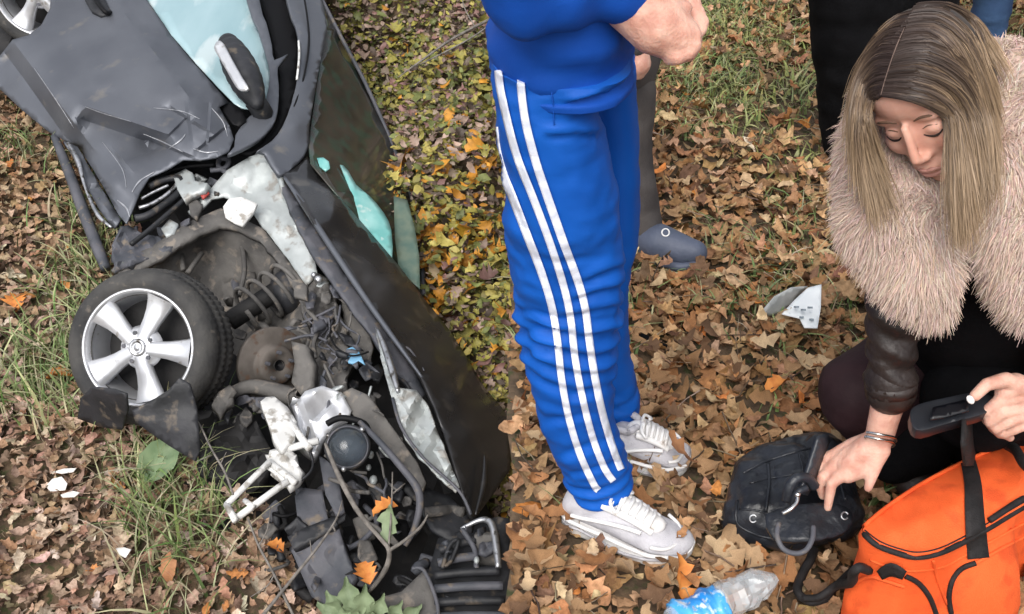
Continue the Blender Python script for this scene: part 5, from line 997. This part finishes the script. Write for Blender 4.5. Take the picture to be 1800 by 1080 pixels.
pt_ = [hit(fs, x, y, .0165, P(x, y, 1.5)) for x, y in ((1548, 168), (1556, 140), (1566, 108), (1578, 76), (1590, 48))]
tube('hair_parting', pt_, [.0007, .0011, .0008, .0011, .0003], mat('scalp_skin', (.14, .095, .078), rough=.8), pw, 6)
# ---------------- people standing behind
def bystander(yw, legs, hip_px, cloth, top, label, feet, shoe_m, facing=-1, arms=True, leg_r=(.105, .085, .075)):
    r_ = empty('person', feet[0]*[1, 1, 0], label, 'person'); b = MB(); hips = []
    for (x, ft_) in zip(legs, feet):
        hp_ = np.array([x, yw, .92]); kn = (hp_+ft_)/2+np.array([0, -.03, 0]); kn[2] = .5; an = ft_+np.array([0, 0, .10]); b.chain([hp_, kn, an], leg_r, 14); hips.append(hp_)
    c = np.mean(hips, 0); b.ball(c+[0, 0, .0], (.18, .13, .13), seg=16, rings=10)
    blob(b, 'trousers', cloth, r_, voxel=.014, smooth=5, disp=lambda p: .009*fnoise((p[0], p[1], p[2]*1.8), 7, 3))
    b = MB(); b.chain([c+[0, 0, .06], c+[0, 0, .28], c+[0, 0, .46]], [.165, .17, .15], 16); b.ball(c+[.15, 0, .48], .075); b.ball(c+[-.15, 0, .48], .075)
    for s in (-1, 1): b.chain([c+[s*.19, 0, .47], c+[s*.24, .02, .2], c+[s*.22, -.04, -.04]], [.065, .052, .04], 12)
    blob(b, 'jacket', top, r_, voxel=.014, smooth=5)
    b = MB(); b.chain([c+[0, 0, .5], c+[0, -.01, .62]], [.055, .052]); b.ball(c+[0, -.01, .72], (.078, .095, .11), seg=16, rings=12); b.ball(c+[0, -.11, .70], (.014, .02, .02)); b.ball(c+[0, -.05, .64], (.045, .05, .04))
    for s in (-1, 1):
        b.chain([c+[s*.22, -.04, -.05], c+[s*.22, -.05, -.12]], [.03, .036], 10)
        for q in range(4): b.chain([c+[s*.22, -.08+.02*q, -.14], c+[s*.215, -.085+.02*q, -.20]], [.010, .008], 8)
    blob(b, 'body', M_skin, r_, voxel=.009, smooth=3)
    b = MB(); b.ball(c+[0, .015, .75], (.086, .1, .1), seg=16, rings=12); b.build('hair', M_hairbase, r_)
    for ft_ in feet:
        b = MB(); f_ = np.array([.02, facing, 0.]); b.chain([ft_+[0, 0, .05], ft_+f_*.10+[0, 0, .042], ft_+f_*.19+[0, 0, .035]], [.046, .044, .036], 12); blob(b, 'shoe', shoe_m, r_, voxel=.009, smooth=3)
    return r_
bystander(3.16, [(1490-900)/FPX*3.05, (1580-900)/FPX*3.1], 0, M_blackc, M_blackc, 'person in black trousers standing behind the crouching woman', [G(1478, 292)*[1, 1, 0], G(1590, 262)*[1, 1, 0]], M_leather, leg_r=(.15, .13, .085))
bystander(4.1, [(1726-900)/FPX*3.9, (1822-900)/FPX*3.9], 0, M_jeans, M_navy, 'person in blue jeans standing farthest back at the upper right', [G(1728, 96)*[1, 1, 0], G(1834, 98)*[1, 1, 0]], M_leather)
# person in grey trousers behind the blue tracksuit
pg = empty('person', G(1120, 452)*[1, 1, 0], 'person in grey trousers and slate blue clogs standing behind the blue tracksuit', 'person')
b = MB(); b.chain([onY(1092, 140, 2.62), onY(1100, 280, 2.6), onY(1120, 350, 2.57), onY(1136, 398, 2.55)], [.095, .078, .066, .05], 14); b.chain([onY(1092, 140, 2.62), onY(1040, 120, 2.68), onY(1020, 270, 2.66), onY(1040, 380, 2.66)], [.095, .1, .078, .055], 14)
blob(b, 'trousers', M_greyc, pg, voxel=.012, smooth=4, disp=lambda p: .008*fnoise(p, 9, 3))
hc = onY(1066, 100, 2.65)
b = MB(); b.chain([hc, hc+[0, 0, .25], hc+[0, 0, .45]], [.15, .16, .13], 14); b.chain([hc+[.16, 0, .44], hc+[.15, -.02, .25], onY(1118, 78, 2.5)], [.065, .05, .042], 12); blob(b, 'jacket', M_greyc, pg, voxel=.014, smooth=4)
b = MB(); b.chain([onY(1118, 80, 2.5), onY(1122, 112, 2.49)], [.030, .034], 12)
for k in range(4): b.chain([onY(1112+6*k, 116, 2.49), onY(1111+6*k, 138-3*abs(k-1.5), 2.48)], [.011, .009], 8)
blob(b, 'hand', M_skin, pg, voxel=.006, smooth=4)
b = MB(); b.chain([hc+[0, 0, .48], hc+[0, 0, .58]], [.05, .05]); b.ball(hc+[.01, -.01, .68], (.08, .09, .11), seg=16, rings=12)
blob(b, 'head', M_skin, pg, voxel=.008, smooth=4)
b = MB(); b.ball(hc+[0, .01, .71], (.088, .097, .1), seg=16, rings=12); b.build('hair', M_hairbase, pg)
b = MB(); b.chain([onY(1132, 418, 2.56), P(1160, 428, 2.92), P(1198, 440, 2.90), P(1222, 444, 2.885)], [.055, .056, .046, .036], 16)
cl = blob(b, 'clog', M_clog, pg, voxel=.007, smooth=5)
b = MB(); b.chain([onY(1040, 412, 2.66), onY(1090, 425, 2.6)], [.055, .045], 14); blob(b, 'clog', M_clog, pg, voxel=.009, smooth=4)
tube('clog_sole', [P(1128, 448, 2.95), P(1160, 461, 2.905), P(1195, 470, 2.875), P(1228, 463, 2.87)], [.012, .014, .014, .010], M_clog, cl, 8)
bt = bvh(cl)
q = [hit(bt, 1170+6.5*math.cos(a), 409+6.5*math.sin(a), .001) for a in np.linspace(0, 2*math.pi, 14)]
q = [p for p in q if p is not None]
if len(q) > 6: tube('logo_ring', q, .0022, M_shoew, cl, 6, 2)
# ------------------------------------------------------------------ bags and things on the upper ground
M_orangec = mat('orange_canvas', (.78, .105, .022), (.86, .13, .03), rough=.72, nsc=6, bump=.3, bsc=420, c3=(.66, .085, .02), c3at=.60, spec=.3)
M_zip = mat('black_webbing', (.006, .005, .005), (.016, .013, .013), rough=.7, nsc=40, bump=.3, bsc=300)
M_bagl = mat('black_bag_leather', (.009, .010, .013), (.022, .025, .032), rough=.34, nsc=10, bump=.25, bsc=70)
M_dev = mat('black_device_plastic', (.010, .011, .014), (.018, .02, .025), rough=.35, nsc=9)
bag = empty('rescue_bag', G(1700, 1000)*[1, 1, 0], 'bright orange rescue bag with black straps and zips at the lower right', 'bag')
front = [(1517, 930), (1524, 944), (1544, 957), (1572, 968), (1610, 977), (1650, 970), (1690, 952), (1740, 924), (1800, 888), (1870, 852), (1950, 830)]
back = [(1990, 800), (1940, 778), (1860, 772), (1800, 776), (1745, 787), (1722, 796), (1690, 812), (1620, 850), (1560, 890), (1530, 912)]
loop = [G(x, y, .27) for x, y in front]+[G(x, y, .27) for x, y in back]
loop = catmull(loop, 4, True); cen = loop.mean(0); n_ = len(loop); V_ = []
Zs = [.27, .255, .22, .17, .11, .05, .012, .0]; Bs = [0, .004, -.006, -.004, -.002, -.004, -.012, -.03]
for z, bl in zip(Zs, Bs):
    for k, p in enumerate(loop):
        o_ = p-cen; o_[2] = 0; o_ /= np.linalg.norm(o_)+1e-9; q = p+o_*(bl+(.055+.10*sstep(.70, .92, p[0]))*max(0, -o_[1]-.2)*max(0, 1-((z-.06)/.19)**2)*sstep(.56, .72, p[0])+.010*fnoise((p[0], p[1], z*2), 11, 4)+.004*math.sin((p[0]+p[1]*.6)*70)*math.exp(-((z-.19)/.05)**2)); q[2] = z; V_.append(q)
F_ = [(i*n_+k, (i+1)*n_+k, (i+1)*n_+(k+1) % n_, i*n_+(k+1) % n_) for i in range(len(Zs)-1) for k in range(n_)]
body = mesh('bag_body', V_, F_, M_orangec, bag)
lid = sheet('lid', [(x, y) for x, y in front]+[(x, y) for x, y in back], [(x, y, dG(y, .272)) for x, y in front+back]+[(1620, 915, dG(915, .30)), (1700, 870, dG(870, .305)), (1800, 825, dG(825, .30)), (1570, 935, dG(935, .288)), (1880, 810, dG(810, .295))], M_orangec, bag, th=.004, res=8, amp=.010, nsc=7, frame='R')
bt = bvh(lid, body)
def surf_tube(name, pts, r, m, par, back=.002, n=6):
    p = catmull(pts, n); q = [hit(bt, x, y, back) for x, y in p]; q = [a for a in q if a is not None]; return tube(name, q, r, m, par, 6, 1) if len(q) > 1 else None
surf_tube('zip', [(1518, 938), (1540, 958), (1572, 971), (1610, 980), (1650, 973), (1690, 955), (1740, 927), (1800, 891), (1870, 856)], .0055, M_zip, bag)
surf_tube('stitching', [(1520, 932), (1545, 951), (1575, 963), (1610, 971), (1648, 965), (1688, 947), (1738, 919), (1800, 883)], .0014, M_zip, bag, .001)
surf_tube('pocket_seam', [(1530, 985), (1570, 1000), (1612, 1004), (1660, 996), (1700, 975), (1750, 948), (1800, 920)], .0025, M_orangec, bag, .001)
surf_tube('piping', [(1519, 925), (1560, 891), (1620, 851), (1690, 814), (1745, 790)], .004, M_orangec, bag)
strip('strap', bt, [(1702, 812), (1710, 850), (1713, 900), (1716, 940), (1720, 982)], [26, 30, 33, 36, 38], M_zip, bag, .006, n=50, cols=4)
sheet('handle', [(1696, 738), (1722, 732), (1724, 775), (1726, 818), (1698, 820), (1694, 780)], [(1705, 736, 1.80), (1710, 778, 1.86), (1712, 818, 1.885)], M_zip, bag, th=.005, res=9, frame='R')
surf_tube('pocket_zip', [(1672, 1078), (1668, 1050), (1674, 1020), (1690, 1000), (1715, 990)], .0048, M_zip, bag)
surf_tube('pocket_seam', [(1715, 990), (1760, 965), (1800, 944), (1850, 915)], .0035, M_orangec, bag)
surf_tube('pocket_zip', [(1592, 1013), (1615, 1026), (1634, 1050), (1646, 1080)], .0048, M_zip, bag)
surf_tube('pocket_seam', [(1502, 1025), (1530, 1014), (1560, 1022), (1590, 1032)], .004, M_orangec, bag)
surf_tube('pocket_seam', [(1640, 985), (1648, 1020), (1665, 1062)], .003, M_orangec, bag)
strip('clip_strap', bt, [(1546, 1012), (1566, 1002), (1590, 1012)], [18, 24, 16], M_zip, bag, .012, n=14, cols=4)
surf_tube('zip_cord', [(1800, 876), (1780, 888), (1740, 915)], .006, M_zip, bag, .008)
tube('carry_strap', [P(1528, 1004, 1.77), P(1510, 998, 1.75), P(1500, 1008, 1.76), P(1496, 1024, 1.80), P(1470, 1030, 1.88), P(1440, 1050, 1.90), P(1412, 1052, 1.92)], [.008, .009, .009, .009, .008, .007, .007], M_zip, bag, 6)
tube('carry_strap', [P(1770, 782, 1.90), P(1786, 792, 1.86), P(1800, 815, 1.80), P(1830, 840, 1.76)], .010, M_zip, bag, 6)
# small black backpack
hb_ = empty('handbag', G(1390, 945)*[1, 1, 0], 'small black leather handbag lying on the leaves under the woman\'s hand', 'bag')
hm = MB()
def dz(px, py, z): return G(px, py, z)
hm.chain([dz(1330, 842, .05), dz(1380, 820, .06), dz(1440, 800, .06)], [.058, .06, .055], 14); hm.chain([dz(1312, 910, .05), dz(1380, 915, .06), dz(1470, 905, .06)], [.05, .06, .055], 14); hm.chain([dz(1330, 850, .06), dz(1330, 905, .06)], [.06, .055], 14); hm.chain([dz(1440, 810, .07), dz(1465, 900, .07)], [.06, .055], 14); hm.chain([dz(1390, 830, .07), dz(1400, 905, .075)], [.062, .06], 14)
hb0 = blob(hm, 'bag_body', M_bagl, hb_, voxel=.006, smooth=4, disp=lambda p: .010*fnoise(p, 11, 3)+.005*abs(fnoise(p, 26, 2)))
ht = bvh(hb0)
fl = sheet('flap', [(1345, 905), (1400, 888), (1455, 884), (1488, 892), (1500, 912), (1486, 935), (1440, 948), (1400, 952), (1360, 945)], [(1350, 925, 1.90), (1420, 890, 1.91), (1420, 950, 1.865), (1490, 910, 1.90)], M_bagl, hb_, th=.012, res=9, amp=.008, frame='R', sm=2)
sheet('strap', [(1440, 768), (1456, 762), (1460, 775), (1444, 815), (1432, 850), (1420, 872), (1406, 868), (1420, 830)], [(1450, 768, 1.90), (1415, 865, 1.88)], M_bagl, hb_, th=.008, res=8, frame='R')
for pts, r in (([(1306, 832), (1345, 812), (1400, 794), (1440, 784)], .003), ([(1296, 880), (1296, 920), (1330, 940), (1362, 948)], .003), ([(1350, 815), (1352, 850), (1346, 900)], .0035), ([(1318, 850), (1350, 842), (1395, 834)], .002), ([(1405, 800), (1412, 830), (1404, 850)], .003), ([(1440, 792), (1470, 830), (1486, 880)], .003), ([(1300, 895), (1330, 898), (1352, 904)], .0022)):
    q = [hit(ht, x, y, .001) for x, y in catmull(pts, 6)]; q = [p for p in q if p is not None]
    if len(q) > 3: tube('seam', q, r, M_bagl, hb_, 6, 1)
tube('handle_loop', [P(1383, 880, 1.88), P(1388, 855, 1.87), P(1402, 840, 1.87), P(1420, 842, 1.88), P(1432, 856, 1.89)], .010, M_bagl, hb_, 8)
tube('handle_loop', [P(1392, 888, 1.875), P(1402, 866, 1.865), P(1418, 858, 1.87)], .007, M_bagl, hb_, 8)
tube('strap_loop', [P(1369, 920, 1.86), P(1366, 942, 1.84), P(1376, 964, 1.83), P(1396, 973, 1.83), P(1416, 968, 1.83), P(1428, 948, 1.84), P(1430, 926, 1.86)], .0048, M_dgrey, hb_, 8)
tube('snap_hook', [P(1376, 903, 1.855), P(1390, 895, 1.85), P(1400, 884, 1.855), P(1402, 874, 1.86)], .004, M_silver, hb_, 8)
b = MB(); b.ball(P(1402, 870, 1.86), .006); b.build('stud', M_silver, hb_)
for (x, y, d) in ((1324, 912, 0), (1485, 907, 0)):
    tr = bvh(hb0, fl); q = [hit(tr, x+6*math.cos(a), y+6.5*math.sin(a), .002) for a in np.linspace(.6, 5.9, 12)]; q = [p for p in q if p is not None]
    if len(q) > 6: tube('round_emblem', q, .0016, M_steel, hb_, 6, 2)
tube('shoulder_strap', [G(1432, 965, .05), G(1424, 985, .05), G(1410, 1010, .045), G(1402, 1040, .045), G(1425, 1058, .045), G(1452, 1052, .045)], .009, M_zip, hb_, 6)
tube('shoulder_strap', [G(1452, 1052, .045), G(1470, 1030, .05), G(1500, 1000, .05)], .007, M_zip, hb_, 6)
# handheld device
dv = sheet('handheld_device', [(1600, 728), (1606, 716), (1628, 707), (1670, 698), (1712, 690), (1742, 696), (1750, 706), (1742, 720), (1722, 730), (1690, 738), (1652, 748), (1620, 757), (1604, 750)], [(1610, 735, 1.735), (1745, 705, 1.735), (1680, 695, 1.745), (1680, 740, 1.715)], M_dev, None, th=.026, res=7, frame='R', sm=2)
tag(dv, 'black handheld device gripped in the woman\'s left hand', 'device'); bevel(dv, .004)
sheet('device_panel', [(1634, 738), (1640, 716), (1700, 702), (1704, 722), (1660, 734)], [(1640, 725, 1.708), (1700, 712, 1.708), (1660, 716, 1.711)], mat('device_face', (.004, .004, .006), rough=.35), dv, th=.003, res=7, frame='R')
# crushed bottle
M_pet = mat('clear_bottle_plastic', (.82, .86, .88), rough=.10, spec=.9, coat=.6, metal=.25, alpha=.42)
M_lab = mat('blue_label', (.02, .22, .62), (.10, .45, .85), rough=.3, nsc=16, c3=(.7, .8, .85), c3at=.60)
bo = empty('plastic_bottle', G(1280, 1050)*[1, 1, 0], 'crushed clear plastic bottle with a blue label at the bottom edge', 'bottle')
def bottle(name, p0, p1, rs, m, par, off=0, n=26, k=30):
    p0, p1 = np.asarray(p0), np.asarray(p1); ax = p1-p0; L = np.linalg.norm(ax); ax /= L; sd = np.cross(ax, [0, 0, 1.]); sd /= np.linalg.norm(sd); up_ = np.cross(sd, ax); V = []
    for i in range(k):
        t = i/(k-1); r = np.interp(t, np.linspace(0, 1, len(rs)), rs)
        for j in range(n):
            a = 2*math.pi*j/n; q = p0+ax*L*t; dd = sd*math.cos(a)+up_*math.sin(a)*.8; r2 = r*(1+.34*fnoise(q+dd*.03, 30, 3, 3)+.16*abs(fnoise(q+dd*.05, 70, 2, 1)))+off; V.append(q+dd*r2)
    return mesh(name, V, [(i*n+j, i*n+(j+1) % n, (i+1)*n+(j+1) % n, (i+1)*n+j) for i in range(k-1) for j in range(n)]+[tuple(range(n))[::-1], tuple((k-1)*n+j for j in range(n))], m, par)
A_, B_ = G(1180, 1098, .05), G(1362, 1016, .05)
bb_ = bottle('bottle_body', A_, B_, [.026, .032, .033, .031, .034, .036, .033, .028, .010], M_pet, bo, 0, 15, 20); bb_.data.polygons.foreach_set('use_smooth', [False]*len(bb_.data.polygons))
bottle('label', A_+(B_-A_)*.06, A_+(B_-A_)*.46, [.0325, .033, .034, .032], M_lab, bo, .0012)
# paper carton
M_paper = mat('white_carton_card', (.72, .76, .78), (.82, .85, .86), rough=.5, nsc=14, c3=(.35, .42, .46), c3at=.70)
pc = empty('paper_carton', G(1390, 570)*[1, 1, 0], 'crumpled white paper carton lying open on the leaves near the fur vest', 'carton')
sheet('carton_side', [(1374, 552), (1396, 528), (1420, 506), (1444, 500), (1443, 540), (1437, 577), (1414, 576), (1406, 560)], [(1380, 550, 2.64), (1443, 502, 2.70), (1437, 576, 2.60)], M_paper, pc, th=.003, res=8, amp=.006, frame='R')
sheet('carton_side', [(1340, 548), (1362, 522), (1392, 506), (1420, 504), (1398, 528), (1376, 552), (1352, 556)], [(1342, 548, 2.66), (1420, 505, 2.72), (1390, 515, 2.69)], mat('grey_carton_card', (.34, .36, .36), (.5, .51, .5), rough=.6, nsc=18), pc, th=.003, res=8, amp=.005, frame='R')
sheet('carton_inside', [(1352, 556), (1376, 550), (1404, 560), (1414, 578), (1396, 588), (1362, 586)], [(1356, 558, 2.70), (1410, 575, 2.68), (1376, 552, 2.72)], mat('carton_opening_shade', (.05, .03, .02), (.12, .07, .035), rough=.7, nsc=20), pc, th=.003, res=8, frame='R')  # dark colour stands in for the shade inside the opening
q = [(1400, 540, 1), (1412, 545, 1), (1424, 541, 1), (1408, 558, 1), (1426, 562, 1)]
b = MB()
for x, y, _ in q: b.box(P(x, y, 2.63-.0005*(x-1400)), (RGT, UPV, FWD), (.008, .005, .02))
b.build('carton_print', mat('grey_print', (.25, .3, .34), rough=.6), pc, False)
oneleaf(1318, 250, .04, .085, mat('pale_cream_leaf', (.74, .62, .44), (.82, .70, .52), rough=.7, nsc=20), 'pale cream curled leaf on the ground behind the blue tracksuit', .4, .3, OVA[1], True)
oneleaf(1316, 530, .05, .075, M_orange, 'orange leaf on the ground just left of the paper carton', 1.1, .5, OAK[4], True)
oneleaf(1368, 680, .05, .075, M_orange, 'orange leaf on the ground between the shoes and the maroon knee', 2.1, .3, OAK[6], True)
oneleaf(1192, 792, .10, .09, M_brown, 'dark lobed leaf leaning on the toe of the rear white shoe', .9, .8, OAK[2], True)
oneleaf(1196, 1012, .06, .09, M_orange, 'rust brown leaf against the toe of the front white shoe', .4, .9, OAK[5], True)
bw = MB(); bw.tube([G(1125, 588, .05), G(1150, 600, .05), G(1172, 610, .045)], .006, 6, 3); tag(bw.build('twig', M_blackc), 'short dark twig on the leaves right of the blue trouser leg', 'twig')

# scratches and bare metal on the crumpled door
dt_ = bvh(door); M_scr = mat('bare_scratch', (.36, .37, .40), (.5, .51, .54), rough=.4, metal=.6, nsc=40)
for pts, w in (([(252, 236), (290, 252), (322, 268)], 2.2), ([(296, 262), (318, 246), (326, 236)], 3), ([(340, 262), (362, 268), (384, 266)], 2.4), ([(372, 190), (392, 214), (400, 240)], 2), ([(232, 338), (246, 318), (272, 302)], 3), ([(206, 352), (222, 366), (228, 382)], 4), ([(60, 120), (98, 176), (130, 226)], 1.6), ([(180, 250), (214, 296), (222, 330)], 1.6), ([(150, 188), (182, 200), (230, 214)], 1.4), ([(270, 190), (320, 196), (352, 210)], 1.2), ([(118, 262), (150, 300), (168, 330)], 3.0)):
    strip('scratch', dt_, pts, [w*.3, w, w*.3], M_scr, door, .003, n=24, cols=2)
